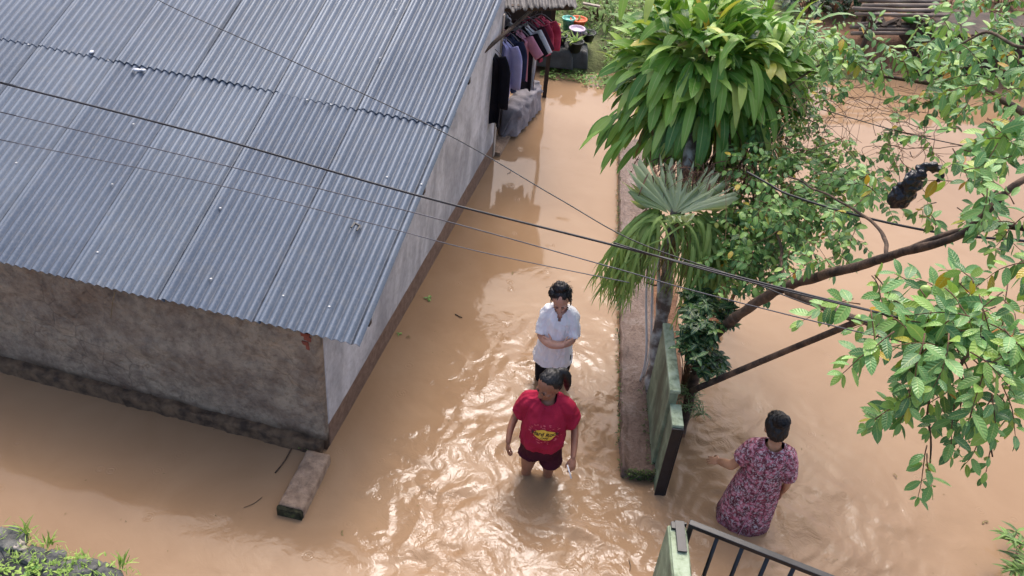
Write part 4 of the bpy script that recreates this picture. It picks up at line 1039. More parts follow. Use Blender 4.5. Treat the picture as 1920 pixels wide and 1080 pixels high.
# ---- woman in the red shirt
YAW = 0.0
WR = empty('person', 'woman in a crimson printed T-shirt and maroon shorts wading knee deep', 'person', (RED.x, RED.y, -.40), R(-6), sc=.985)
hm = head_mat((0, .012, 1.335), R(-34), R(13)); mb = MB()
torso_body(mb, .19, .165, .185, dep=.12); legs(mb, .105, .108, ((-.125, -.02), (.115, .01)))
capsule(mb, [(0, .012, 1.29), (0, .006, 1.36), (0, -.004, 1.43)], [.058, .054, .052])
head(mb, hm)
capsule(mb, [(-.185, 0, 1.245), (-.255, .03, 1.13), (-.315, .035, 1.00), (-.345, -.06, .93), (-.345, -.14, .87)], [.052, .050, .042, .038, .028])
capsule(mb, [(.185, 0, 1.245), (.265, .03, 1.12), (.315, .035, .99), (.34, -.07, .91), (.35, -.16, .85)], [.052, .050, .042, .038, .028])
hand(mb, (-.345, -.145, .865), (.05, -.25, -1), (.5, -.9, .1), (1, 0, 0), 1.0); hand(mb, (.35, -.165, .845), (.12, -.75, -.75), (-.9, -.3, .3), (0, .3, -1), 1.05)
squash(mb, .79); remesh(mb, 'body', MT['skinA'], WR, .0065, 2); face_parts(WR, hm)
mb = MB()
mb.loft([(0, -.012, .83, .238, .165), (0, -.014, .85, .240, .170), (0, -.02, .92, .240, .180), (0, -.02, 1.04, .228, .178), (0, -.015, 1.15, .222, .165), (0, -.004, 1.22, .216, .138), (0, .002, 1.275, .19, .108), (0, .006, 1.31, .13, .085), (0, .008, 1.34, .07, .062)], 40)
for sx in (-1, 1):
    mb.tube(smoothpath([(sx*.15, 0, 1.268), (sx*.20, .005, 1.235), (sx*.245, .02, 1.14), (sx*.278, .025, 1.06)], 4), lerpr([.070, .082, .088, .094], 4), 20, round_=False)
hs = Vector((0, -.055, 1.37))
def cut_neck(c, r): 
    c = Vector(c)
    return lambda p: ((p.x-c.x)/r[0])**2+((p.y-c.y)/r[1])**2+((p.z-c.z)/r[2])**2 < 1
yoke(mb, .19); squash(mb, .775, 3); SH = remesh(mb, 'shirt', MT['red'], WR, .009, 3, cloth_disp(1.3, .0125), cut_neck((0, -.035, 1.36), (.068, .070, .078)))
mb = MB()
for k in range(36):
    pass
ring = []
mb.tube([(math.cos(a)*.062, -.033+math.sin(a)*.066+.0, 1.322-.042*max(0, -math.sin(a))-.004) for a in [i/28*2*math.pi for i in range(29)]], .0065, 6); mb.build('collar', MT['maroon'], WR)
# print projected on the chest
bpy.context.view_layer.update()
bmx = bmesh.new(); bmx.from_mesh(SH.data); tree = BVHTree.FromBMesh(bmx)
def project(pts, lift):
    out = []
    for (x, z) in pts:
        hit = tree.ray_cast(Vector((x, -1, z)), Vector((0, 1, 0)))
        y = hit[0].y if hit[0] is not None else -.18
        out.append((x, y-lift, z))
    return out
def decal(name, poly_rings, mat, lift):
    m = MB(); ids = []
    for ring in poly_rings: ids.append([m.V(p) for p in project(ring, lift)])
    for a, b in zip(ids, ids[1:]):
        for i in range(len(a)): m.Fc(a[i], a[(i+1) % len(a)], b[(i+1) % len(b)], b[i])
    m.Fc(*ids[-1]); o = m.build(name, mat, SH); return o
ocx, ocz = .018, 1.075
def ov(sx, sz, n=40): return [(ocx+sx*math.cos(t)*1.0, ocz+sz*math.sin(t)) for t in [2*math.pi*i/n for i in range(n)]]
decal('print_oval', [ov(.090*k, .050*k) for k in (1, .8, .6, .4, .2, .05)], MT['yellow'], .0045)
def text_decal(name, s, size, cx, cz, mat, lift, off=0):
    cu = bpy.data.curves.new('t', 'FONT'); cu.body = s; cu.size = size; cu.align_x = 'CENTER'; cu.align_y = 'CENTER'; cu.offset = off; cu.shear = .2
    ob = bpy.data.objects.new('t', cu); COL.objects.link(ob); dg = bpy.context.evaluated_depsgraph_get(); me = bpy.data.meshes.new_from_object(ob.evaluated_get(dg))
    bpy.data.objects.remove(ob)
    b = bmesh.new(); b.from_mesh(me); bmesh.ops.subdivide_edges(b, edges=[e for e in b.edges if e.calc_length() > size*.25], cuts=2, use_grid_fill=True); b.to_mesh(me); b.free()
    for v in me.vertices: v.co = Vector(project([(cx+v.co.x, cz+v.co.y)], lift)[0])
    me.materials.clear(); me.materials.append(mat); me.name = name; o = bpy.data.objects.new(name, me); COL.objects.link(o); o.parent = SH; return o
text_decal('print_text', 'Hard Rock', .050, ocx, ocz+.008, MT['print'], .007, .0012); text_decal('print_text', 'CAFE', .026, ocx, ocz-.027, MT['print'], .007, .0006)
qq = random.Random(6); m = MB()
for i in range(46):     # worn pink marks round the oval
    a = qq.uniform(0, 6.28); rr_ = qq.uniform(.075, .125); x, z = ocx+math.cos(a)*rr_*1.1, ocz+math.sin(a)*rr_*.85; 
    if ((x-ocx)/.094)**2+((z-ocz)/.054)**2 < 1: continue
    s_ = qq.uniform(.004, .013); r_ = [(x+s_*math.cos(t)*(1+.4*math.sin(3*t+i)), z+s_*.6*math.sin(t)) for t in [k/9*6.28 for k in range(9)]]; m.Fc(*[m.V(p) for p in project(r_, .0035)])
m.build('print_mark', MT['pinkprint'], SH)
bmx.free()
mb = MB()
mb.loft([(0, -.005, .70, .190, .140), (0, -.008, .80, .205, .152), (0, -.008, .95, .19, .145)], 30)
for sx, fy in ((-1, -.01), (1, .0)): mb.tube([(sx*.10, -.005, .78), (sx*.112, -.01, .66), (sx*.118, fy-.015, .62 if sx < 0 else .585)], [.108, .116, .122], 22)
squash(mb, .82, 3); remesh(mb, 'shorts', MT['maroon'], WR, .010, 2, cloth_disp(4.1, .006))
mb = MB(); hair_cap(mb, hm, 1)
mb.M = hm; mb.tube(smoothpath([(.01, .09, .195), (.035, .128, .175), (.052, .145, .11), (.055, .145, .03), (.05, .14, -.05)], 5), lerpr([.022, .034, .036, .028, .008], 5), 14, round_=True); mb.M = Matrix()
def hd(seed, a=.004):
    return lambda co, nn: a*(1-abs(noise.noise(Vector((co.x*60, co.y*22, co.z*14+seed))))*2.4)
remesh(mb, 'hair', MT['hair'], WR, .0065, 1, hd(1))
mb = MB()
def st_back(q):
    x = q.uniform(-.07, .07); r = q.uniform(.0012, .002)
    return (smoothpath([(x, -.045+.03*abs(x)/.07, .205-abs(x)*.4+q.uniform(-.01, .01)), (x*.95, -.01, .238-abs(x)*.55), (x*.7+.004, .07, .232-abs(x)*.4), (x*.25+.01, .115, .192)], 4), r, 4)
strands(mb, hm, 90, st_back, 3)
mb.build('hair_strand', MT['hair'], WR)
mb = MB(); mb.M = hm; mb.ell((.012, .112, .192), (.022, .014, .022), None, 12, 8); mb.build('hair_tie', MT['white'], WR)
m = MB(); wp = Vector((.26, -.245, .78)); m.tube([wp+Vector((-.02, .02, .03)), wp+Vector((.03, -.045, -.05))], .0055, 8)
ST = m.build('white_stick', MT['white']); ST.matrix_world = Matrix.Translation((RED.x, RED.y, -.40)) @ Matrix.Rotation(R(-6), 4, 'Z') @ Matrix.Scale(.985, 4); tag(ST, 'small white stick held in the left hand of the woman in the crimson shirt', 'stick')

# ---- girl in the white shirt, arms crossed
WG = empty('person', 'girl in an oversized white T-shirt standing in the water with crossed arms, looking down', 'person', (GIRL.x, GIRL.y, -.40), R(-3), sc=.965)
hm = head_mat((0, -.008, 1.345), R(-2), R(22), R(-6)); mb = MB()
torso_body(mb, .165, .125, .15, dep=.095); legs(mb, .08, .078, ((-.085, 0), (.085, .02)))
capsule(mb, [(0, .012, 1.29), (0, .0, 1.36), (0, -.018, 1.42)], [.050, .046, .044])
head(mb, hm)
capsule(mb, [(-.16, 0, 1.245), (-.205, -.02, 1.14), (-.215, -.075, 1.015), (-.07, -.185, 1.01), (.09, -.205, 1.035)], [.046, .043, .038, .036, .027])
capsule(mb, [(.16, 0, 1.245), (.205, -.02, 1.14), (.205, -.09, 1.02), (.05, -.165, 1.005), (-.05, -.165, 1.02)], [.046, .043, .038, .036, .027])
hand(mb, (.09, -.205, 1.035), (.85, .25, .25), (.1, .1, 1), (0, 1, 0), .55, .92); hand(mb, (-.05, -.165, 1.02), (-1, .1, .15), (0, 0, 1), (0, 1, 0), .4, .9)
squash(mb, .74); remesh(mb, 'body', MT['skinB'], WG, .0065, 2); face_parts(WG, hm, True)
mb = MB()
mb.loft([(-.02, -.005, .66, .262, .150), (-.018, -.005, .70, .256, .150), (-.01, -.008, .82, .232, .142), (0, -.010, .94, .206, .136), (0, -.010, 1.06, .178, .132), (0, -.005, 1.16, .184, .122), (0, 0, 1.23, .18, .108), (0, .006, 1.28, .152, .086), (0, .008, 1.315, .10, .066), (0, .008, 1.335, .06, .052)], 40)
for sx in (-1, 1): mb.tube(smoothpath([(sx*.13, 0, 1.262), (sx*.18, -.008, 1.21), (sx*.212, -.03, 1.11), (sx*.222, -.062, 1.035)], 4), lerpr([.062, .070, .075, .078], 4), 20)
def cutg(p):
    if cut_neck((0, -.03, 1.355), (.062, .066, .066))(p): return True
    if p.y < -.03 and abs(p.x) < .030*(p.z-1.225)/.1 and 1.225 < p.z < 1.33: return True      # V neck
    t = p.x*.22      # slanted hem
    return p.z < .672-t*.28 and abs(p.x) < .26 and p.z < .72-.04
yoke(mb, .165); squash(mb, .73, 3); SG = remesh(mb, 'shirt', MT['white'], WG, .009, 3, cloth_disp(7.7, .0125), cutg)
mb = MB(); mb.loft([(0, 0, .60, .15, .115), (0, 0, .74, .163, .125), (0, 0, .95, .145, .115)], 26)
for sx in (-1, 1): mb.tube(smoothpath([(sx*.078, 0, .76), (sx*.083, -.012, .6), (sx*.086, -.01, .42), (sx*.086, .01, .25), (sx*.086, .01, .1)], 3), lerpr([.092, .088, .070, .066, .05], 3), 18)
remesh(mb, 'trousers', MT['blackcloth'], WG, .010, 2, cloth_disp(2.2, .006))
mb = MB(); hair_cap(mb, hm, 2); mb.M = hm; mb.ell((-.004, .045, .235), (.058, .055, .045), None, 18, 12); mb.ell((.03, .04, .25), (.035, .035, .03), None, 14, 10); mb.ell((-.065, .02, .19), (.035, .05, .045), None, 14, 10); mb.ell((.062, .035, .16), (.032, .05, .06), None, 14, 10); mb.M = Matrix()
remesh(mb, 'hair', MT['hair'], WG, .0065, 1, hd(4, .009))
mb = MB()
def st_mess(q):
    a = q.uniform(0, 6.28); z = q.uniform(.17, .25); p = Vector((math.cos(a)*.075, .03+math.sin(a)*.07, z)); d = Vector((math.cos(a)+q.gauss(0, .5), math.sin(a)*.8+q.gauss(0, .3), q.gauss(.1, .5)))*.013
    return (smoothpath([p-d*.4, p+d*.6, p+d*1.0+Vector((q.gauss(0, .012), q.gauss(0, .012), -.012))], 3), q.uniform(.0011, .0018), 4)
strands(mb, hm, 120, st_mess, 5)
def st_side(q):
    sx = q.choice((-1, 1)); y = q.uniform(-.03, .03); return (smoothpath([(sx*.068, y, .16), (sx*.084, y+.004, .11), (sx*(.078+q.uniform(-.004, .016)), y+.01, q.uniform(.02, .07))], 3), .0016, 4)
strands(mb, hm, 34, st_side, 6)
mb.build('hair_strand', MT['hair'], WG)

# ---- woman in the floral dress, seen from behind
WD = empty('person', 'woman in a floral dress wading away with her left arm held out', 'person', (DRESS.x, DRESS.y, -.42), R(180-14), sc=.985)
# local +X is her left: after turning by about 180 it shows on the picture left
hm = head_mat((0, -.01, 1.345), R(14), R(26), R(5)); mb = MB()
torso_body(mb, .185, .155, .18, dep=.115); legs(mb, .09, .095, ((-.09, .0), (.09, -.05)))
capsule(mb, [(0, .012, 1.29), (0, -.002, 1.37), (0, -.02, 1.43)], [.058, .050, .048])
head(mb, hm)
capsule(mb, [(.18, 0, 1.245), (.262, .01, 1.13), (.335, .02, 1.0), (.405, -.04, .93), (.47, -.09, .88)], [.052, .050, .044, .039, .028])
capsule(mb, [(-.18, 0, 1.245), (-.235, .02, 1.13), (-.265, .03, 1.0), (-.275, -.01, .89), (-.265, -.04, .79)], [.052, .050, .043, .039, .028])
hand(mb, (.47, -.09, .88), (.85, -.2, -.35), (.1, -1, .2), (0, -.2, -1), .25, 1.0, .5); hand(mb, (-.265, -.04, .79), (.0, -.3, -1), (.3, -1, 0), (1, 0, 0), .6)
squash(mb, .74); remesh(mb, 'body', MT['skinC'], WD, .0065, 2); face_parts(WD, hm)
mb = MB()
mb.loft([(.06, .03, .20, .310, .20), (.055, .025, .36, .304, .195), (.04, .02, .5, .294, .188), (.025, .012, .7, .275, .178), (.01, .006, .88, .248, .165), (0, .002, 1.02, .212, .152), (0, .004, 1.14, .208, .142), (0, .004, 1.22, .206, .128), (0, .004, 1.275, .186, .105), (0, .006, 1.31, .13, .08), (0, .008, 1.33, .08, .062)], 44)
mb.tube(smoothpath([(.15, 0, 1.268), (.200, .005, 1.23), (.245, .012, 1.15), (.280, .015, 1.08)], 4), lerpr([.068, .082, .090, .086], 4), 20)
mb.tube(smoothpath([(-.15, 0, 1.268), (-.20, .005, 1.225), (-.238, .018, 1.13), (-.256, .025, 1.04)], 4), lerpr([.068, .082, .088, .086], 4), 20)
def ddisp(co, nn):
    a = math.atan2(co.x, -co.y); lo = max(0, 1.1-co.z)
    return .006*noise.noise(co*9)+(.004+.022*lo)*noise.noise(Vector((a*2.6, co.z*.7, 3)))+.006*max(0, 1-abs(noise.noise(Vector((a*5+co.z*1.5, co.z*1.8, 8))))*3)
yoke(mb, .185); squash(mb, .74, 3); remesh(mb, 'dress', MT['floral'], WD, .010, 3, ddisp, cut_neck((0, .02, 1.365), (.076, .080, .056)))
mb = MB(); hair_cap(mb, hm, 3); mb.M = hm; mb.ell((-.01, .105, .195), (.062, .052, .052), None, 18, 12); mb.ell((-.035, .115, .21), (.035, .03, .03), None, 14, 10); mb.M = Matrix()
remesh(mb, 'hair', MT['hair'], WD, .0065, 1, hd(9, .007))
mb = MB()
def st_bun(q):
    a = q.uniform(0, 6.28); c = Vector((-.01, .112, .197)); p0 = c+Vector((math.cos(a)*.058, .01, math.sin(a)*.052)); p1 = c+Vector((math.cos(a+.8)*.045, .045, math.sin(a+.8)*.042)); p2 = c+Vector((math.cos(a+1.8)*.018, .056, math.sin(a+1.8)*.02))
    return (smoothpath([p0, p1, p2], 4), .0022, 4)
strands(mb, hm, 80, st_bun, 3)
mb.build('hair_strand', MT['hair'], WD)
m = MB(); m.tube(smoothpath([(-.005, .172, 1.09), (.0, .178, .9), (.02, .20, .7), (.04, .225, .5), (.05, .235, .4)], 5), .0024, 5); m.build('dress_tie', MT['pink'], WD)

# ------------------------------------------------------------------ porch with clothes
pa, pb = P(890, 112, 1.78), P(1005, 12, 1.78); pd = (pb-pa).normalized()
m = MB(); m.tube([pa-pd*.35, pb+pd*.5], .022, 8); tag(m.build('clothes_pole', MT['darkwood']), 'long dark pole under the porch roof carrying the clothes hangers', 'pole')
def garment(lab, px, py, h, w, ln, mat, sleeve, slen=.3, rz=0, group=None, flare=1.0, seed=0, kind='shirt', openf=False):
    c = P(px, py, h); e_ = empty('hanging_'+kind, lab, kind, c, rz); m = MB(); q = random.Random(seed)
    nz, nx = 22, 22; fr_, bk_ = [], []
    def halfw(t): 
        if t < .10: return w*(.22+.78*(t/.10)**.6)
        return w*(1-.06*math.sin(min(1, t)*3))*(1+(flare-1)*t)
    for j in range(nz+1):
        t = j/nz; z = -.03-ln*t; zc = -.05*0; rf, rb = [], []
        for i in range(nx+1):
            u = i/nx*2-1; hw = halfw(t); sag = -.07*abs(u)*(1 if t < .1 else 1)
            fold = (.026+.03*t)*math.sin(u*7+seed+2.5*t)+.016*math.sin(u*17+seed*2+3*t)+.02*noise.noise(Vector((u*3, t*4, seed)))
            th = .030*math.sqrt(max(0, 1-u*u))+.004
            zz = z+sag*(1-.3*t)+.01*math.sin(u*5+seed)*t
            rf.append(m.V((u*hw, -th+fold, zz))); rb.append(m.V((u*hw, th+fold, zz)))
        fr_.append(rf); bk_.append(rb)
    for j in range(nz):
        for i in range(nx):
            m.Fc(fr_[j][i], fr_[j+1][i], fr_[j+1][i+1], fr_[j][i+1]); m.Fc(bk_[j][i], bk_[j][i+1], bk_[j+1][i+1], bk_[j+1][i])
        m.Fc(fr_[j][0], bk_[j][0], bk_[j+1][0], fr_[j+1][0]); m.Fc(fr_[j][nx], fr_[j+1][nx], bk_[j+1][nx], bk_[j][nx])
    m.Fc(*fr_[nz], *bk_[nz][::-1]); m.Fc(*fr_[0][::-1], *bk_[0])
    m.build('cloth', mat, e_)
    if sleeve:
        for sx in (-1, 1):
            m = MB(); m.tube(smoothpath([(sx*w*.86, 0, -.10), (sx*(w+.035), .0, -.16-slen*.2), (sx*(w+.05+.1*(slen < .3)), -.01, -.12-slen)], 4), lerpr([.06, .075, .068], 4), 14, flat=.4, up=(0, 1, 0)); m.build('sleeve', mat, e_)
    m = MB(); m.tube(smoothpath([(-w*.85, 0, -.085), (0, 0, -.015), (w*.85, 0, -.085)], 4), .006, 6); m.tube(smoothpath([(0, 0, -.015), (0, 0, .03), (.02, 0, .055), (0, 0, .075), (-.018, 0, .055)], 4), .003, 5); m.build('hanger', MT['greycloth'], e_)
    return e_
GR = 'clothes hanging on the porch pole'
garment('long black robe, nearest of the clothes on the porch pole', 922, 86, 1.66, .165, .93, MT['deepblack'], True, .62, R(-25), GR, 1.15, 1, 'robe')
garment('lavender long sleeved shirt hanging right behind the black robe', 946, 68, 1.67, .16, .70, MT['lav'], True, .5, R(-25), GR, 1, 2)
garment('dark navy shirt hanging behind the lavender shirt', 957, 60, 1.67, .15, .68, MT['navy'], True, .45, R(-25), GR, 1, 3)
garment('black shirt between the navy shirt and the pink T-shirt', 964, 55, 1.67, .14, .60, MT['blackcloth'], False, .3, R(-25), GR, 1, 4)
garment('dusty pink T-shirt on the porch pole', 972, 50, 1.68, .17, .62, MT['pink'], True, .20, R(-20), GR, 1, 5, 'T-shirt'.lower().replace('-', '_'))
garment('black T-shirt hanging behind the dusty pink one', 980, 45, 1.68, .18, .78, MT['blackcloth'], True, .22, R(-20), GR, 1, 6, 't_shirt')
garment('white long shirt hanging behind the black T-shirt', 986, 38, 1.70, .19, .80, MT['palewhite'], True, .24, R(-20), GR, 1, 7)
garment('dark wine coloured dress hanging among the far clothes', 994, 32, 1.70, .17, .85, MT['darkwine'], True, .25, R(-20), GR, 1, 8, 'dress')
garment('rose red and white shirt hanging behind the dark wine dress', 1004, 30, 1.66, .16, .50, MT['crimson'], True, .30, R(-15), GR, 1, 9)
garment('rose red patterned blouse, farthest of the clothes', 1016, 24, 1.66, .17, .48, MT['crimson'], True, .34, R(-10), GR, 1, 10, 'blouse')
garment('red cloth in the dark behind the near end of the pole', 925, 22, 1.7, .12, .3, MT['red'], False, .2, R(10), None, 1, 11, 'cloth')
garment('pale cloth in the dark behind the near end of the pole', 948, 18, 1.7, .09, .3, MT['palewhite'], False, .2, R(10), None, 1, 12, 'cloth')
# covered low thing on the porch edge, under the clothes
c = P(942, 258, .02); m = MB(); cl_d = Vector((math.cos(R(73)), math.sin(R(73)), 0)); sx_ = Vector((cl_d.y, -cl_d.x, 0)); rows = []
for j in range(31):
    t = j/30; p = c+cl_d*(1.25*t-.05)+Vector((0, 0, 0)); row = []
    endf = min(1, math.sin(min(t, .18)/.18*math.pi/2)+.02)*(min(1, (1-t)/.12+.2))
    for i in range(25):
        a = math.pi*i/24; w_ = .17*endf; hh = .36*endf*(1+.06*math.sin(t*9))
        q = p-sx_*math.copysign(abs(math.cos(a))**.6, math.cos(a))*w_+Vector((0, 0, .03+hh*abs(math.sin(a))**.55))
        q += sx_*.045*noise.noise(Vector((t*14, i*.35, 2)))+sx_*.03*max(0, 1-3*abs(noise.noise(Vector((t*11+i*.12, i*.22, 7)))))+Vector((0, 0, .03*noise.noise(Vector((t*7, i*.3, 5)))))
        row.append(m.V(q))
    rows.append(row)
for j in range(30):
    for i in range(24): m.Fc(rows[j][i], rows[j][i+1], rows[j+1][i+1], rows[j+1][i])
m.Fc(*rows[0][::-1]); m.Fc(*rows[-1]); o = m.build('covered_couch', MT['greycloth']); tag(o, 'low couch wrapped in grey cloth on the porch edge beneath the clothes', 'couch')
# porch roof
ra, rb = P(905, 18, 1.98), P(1078, 14, 1.98); rd_ = (rb-ra); LR = empty('porch_roof', 'dark ragged corrugated porch roof beyond the clothes', 'roof', ra)
m = MB(); rows = []; ru = Vector((-.12, 1, .10))
for j in range(19):
    row = []
    for i in range(161):
        u = i/160; edge = .10*noise.noise(Vector((u*14, 0, 3)))+.05*noise.noise(Vector((u*50, 0, 3)))
        p = ra+rd_*u*1.03+ru*((1-j/18)*edge+j/18*2.0); row.append(m.V(p+Vector((0, 0, .010*math.sin(2*math.pi*u*rd_.length/.076)+.04*noise.noise(Vector((u*4, j*.3, 0)))))))
    rows.append(row)
for j in range(18):
    for i in range(160): m.Fc(rows[j][i], rows[j][i+1], rows[j+1][i+1], rows[j+1][i])
o = place(m, 'roof_sheet', simple('old_dark_sheet', L(58, 54, 54), L(96, 92, 90), 5, .6), LR); s_ = o.modifiers.new('t', 'SOLIDIFY'); s_.thickness = .004
for v_ in (.15, 1.7):
    m = MB(); m.bar(ra+ru*v_+Vector((0, 0, -.06)), rb+ru*v_+Vector((0, 0, -.06)), .06, .07); place(m, 'rafter', MT['darkwood'], LR, False)
for u_ in (.97,):
    m = MB(); q_ = ra+rd_*u_+ru*1.6; m.bar(Vector((q_.x, q_.y, -.4)), q_+Vector((0, 0, -.09)), .06, .06); place(m, 'post', MT['darkwood'], LR, False)
m = MB(); q1, q2 = P(1093, 6, 1.7), P(1125, 12, 1.7); m.bar(q1, q2, .05, .02); tag(m.build('pale_board', MT['plank'], smooth=False), 'pale board sticking out past the ragged porch roof', 'board')

m = MB(); w0, w1 = P(930, 112, .1), P(1030, 112, .1); m.bar(w0+Vector((0, .35, .7)), w1+Vector((0, .35, .7)), .06, 2.1); o = m.build('dark_backdrop', MT['dark'], smooth=False); tag(o, 'added dark backdrop for the porch shade behind the hanging clothes', 'wall')  # dark sheet added to stand for the shaded rear of the porch
# tarp covered step with pots
T0 = P(1000, 118, .1); e_ = empty('covered_step', 'low step covered with dark grey sheeting under the flower pots', 'step', T0)
def drape(mb, c, w, d, h, sd_):
    rows = []; 
    for j in range(27):
        row = []
        for i in range(35):
            u, v = i/34*2-1, j/26*2-1; e1 = min(1, (1-abs(u))*5); e2 = min(1, (1-abs(v))*4); zz = h*min(e1, e2)**.5
            q = Vector((c.x+u*w/2*(1+.05*noise.noise(Vector((v*3, sd_, 0)))), c.y+v*d/2, c.z+zz)); q += Vector((0, 0, 1))*.035*noise.fractal(Vector((u*3, v*3, sd_)), 1, 2, 3)*(zz/h+.1)
            row.append(mb.V(q))
        rows.append(row)
    for j in range(26):
        for i in range(34): mb.Fc(rows[j][i], rows[j][i+1], rows[j+1][i+1], rows[j+1][i])
m = MB(); drape(m, P(1030, 106, .1)+Vector((0, -.1, 0)), .75, .6, .27, 1); drape(m, P(1078, 110, .08)+Vector((0, -.1, 0)), .40, .5, .25, 4); place(m, 'sheeting', MT['tarp'], e_)
def pot(lab, px, py, z, r, h, mat, plant=None, band=None, n=14, leafL=.16):
    c = P(px, py, z); e_ = empty('flower_pot', lab, 'pot', c); m = MB(); n_ = 26
    prof = [(.001, 0), (r*.68, 0), (r*.95, h*.88), (r*1.07, h*.88), (r*1.07, h), (r*.93, h), (r*.9, h*.85), (.001, h*.85)]
    rows = [[m.V((math.cos(2*math.pi*k/n_)*a, math.sin(2*math.pi*k/n_)*a, b_)) for k in range(n_)] for a, b_ in prof]
    for a_, b_ in zip(rows, rows[1:]):
        for k in range(n_): m.Fc(a_[k], a_[(k+1) % n_], b_[(k+1) % n_], b_[k])
    o = m.build('pot_body', mat, e_)
    for p in o.data.polygons: p.use_smooth = True
    if band:
        m = MB(); 
        for k in range(16):
            a = 2*math.pi*k/16; a2 = a+.12; z_ = h*.80; rr_ = r*1.0+.004
            m.Fc(*[m.V((math.cos(x_)*rr_, math.sin(x_)*rr_, z_+dz)) for x_, dz in ((a, 0), (a+.1, -.022), (a+.2, 0), (a+.1, .022))])
        m.build('diamond_band', band, e_)
    if plant:
        m = MB(); q = random.Random(int(px))
        for k in range(n): a = q.uniform(0, 6.28); m.leaf((0, 0, h*.85), (math.cos(a), math.sin(a), q.uniform(.5, 1.5)), leafL*q.uniform(.7, 1.2), .028, q.uniform(.4, 1.2), .3, 5, shape=1)
        m.build('plant', plant, e_)
    return e_
GP = 'flower pots on the far step'
pot('black pot with spiky pale green leaves on the dark sheeting', 1077, 96, .34, .125, .17, MT['blackpot'], MT['weed'], n=16, leafL=.2)
pot('dark pot left of the others with a yellow green spiky plant', 1048, 82, .36, .12, .15, MT['blackpot'], MT['weed'], n=12, leafL=.16)
pot('pinkish white pot with a band of blue diamonds', 1080, 72, .40, .12, .17, simple('pinkish_white', L(198, 176, 196), L(214, 196, 212), 20, .5), None, simple('cobalt', L(34, 62, 140), None, 9, .5))
pot('bright orange pot at the back of the far step', 1083, 52, .45, .13, .15, simple('orange_plastic', L(222, 96, 40), L(230, 110, 54), 9, .45), MT['grass'], n=5, leafL=.1)
pot('teal green pot behind the yellow green spiky plant', 1064, 56, .42, .10, .2, simple('teal_plastic', L(60, 164, 142), L(150, 210, 196), 14, .45, lo=.45, hi=.55))
pot('small orange pot at the left behind the dark pot', 1040, 62, .42, .08, .14, simple('orange_clay', L(206, 98, 52), L(220, 150, 96), 20, .6), MT['grass'], n=8, leafL=.2)
pot('dark pot at the right end of the far step', 1101, 76, .34, .12, .14, MT['blackpot'], MT['darkleaf'], n=12, leafL=.16)

# ------------------------------------------------------------------ bamboo racks far right
def rack(lab, pxs, py0, py1, h, n, sd_):
    a = P(pxs[0], py1, h); b_ = P(pxs[1], py1, h); c_ = P(pxs[0], py0, h); e_ = empty('pole_rack', lab, 'rack', a); q = random.Random(sd_)
    for i in range(n):
        t = i/(n-1); o_ = (c_-a)*t; m = MB(); s_ = Vector((q.uniform(-.15, .05), 0, q.uniform(-.02, .02)))
        m.tube([a+o_+s_, (a+b_)/2+o_+Vector((0, q.uniform(-.02, .02), .0)), b_+o_+Vector((q.uniform(0, .2), q.uniform(-.03, .03), 0))], q.uniform(.028, .04), 9); place(m, 'pole', MT['bamboo'], e_)
    for u in (.15, .85):
        m = MB(); s0 = a.lerp(b_, u); m.bar(s0+Vector((0, -.1, -.06)), s0+(c_-a)+Vector((0, .1, -.06)), .06, .06); m.bar(s0+Vector((0, 0, -.08)), Vector((s0.x, s0.y, -.2)), .06, .06); s1_ = s0+(c_-a); m.bar(s1_+Vector((0, 0, -.08)), Vector((s1_.x, s1_.y, -.2)), .06, .06); place(m, 'trestle', MT['darkwood'], e_, False)
rack('upper weathered grey pole rack at the top of the picture', (1615, 1765), -14, 28, .95, 6, 3)
rack('lower dark pole rack in front of the debris', (1608, 1730), 44, 62, .55, 4, 4)
q = random.Random(8)
for i, (px, py, lab) in enumerate(((1640, 42, 'broken slanting board between the two pole racks'), (1655, 38, 'short dark plank lying between the two pole racks'), (1668, 42, 'splintered plank in the middle of the rack debris'), (1686, 38, 'plank leaning beside the green bowl'))):
    m = MB(); c = P(px, py, .62); a = q.uniform(.6, 1.6); m.bar(c-Vector((math.cos(a), math.sin(a), .1))*.22, c+Vector((math.cos(a), math.sin(a), .1))*.22, .07, .02); tag(m.build('plank', MT['darkwood'] if i else MT['bamboo'], smooth=False), lab, 'plank', 'planks between the racks')
m = MB(); m.ell((0, 0, 0), (.17, .15, .07), None, 20, 10); o = m.build('bowl', simple('green_plastic', L(70, 150, 50), L(100, 180, 70), 9, .4)); o.location = P(1709, 34, .7); tag(o, 'upturned bright green bowl on the pole rack', 'bowl')
m = MB(); m.box((0, 0, 0), (.14, .12, .05)); o = m.build('grey_box', MT['greycloth'], bevel=.01); o.location = P(1678, 28, .75); tag(o, 'small bluish grey block among the rack debris', 'box')
m = MB(); m.box((0, 0, 0), (.34, .24, .26), None, .01); o = m.build('clay_block', MT['terra'], bevel=.012); o.location = P(1739, 52, .6); tag(o, 'reddish clay block at the right end of the lower rack', 'block')
m = MB(); m.bar(P(1765, 138, .0), P(1790, 105, .6), .14, .03); tag(m.build('slanted_plank', MT['plank'], smooth=False), 'pale plank slanting into the water below the guava leaves', 'plank')
m = MB()
for k, (x0, x1, y) in enumerate(((1790, 1960, 118),)): m.box(P(1860, 118, .35)+Vector((.4, .6, 0)), (3.2, 1.0, .9), .12, .04)
tag(m.build('dark_shed', MT['darkwood'], smooth=False), 'dark low timber shed behind the leaves on the right bank', 'shed')
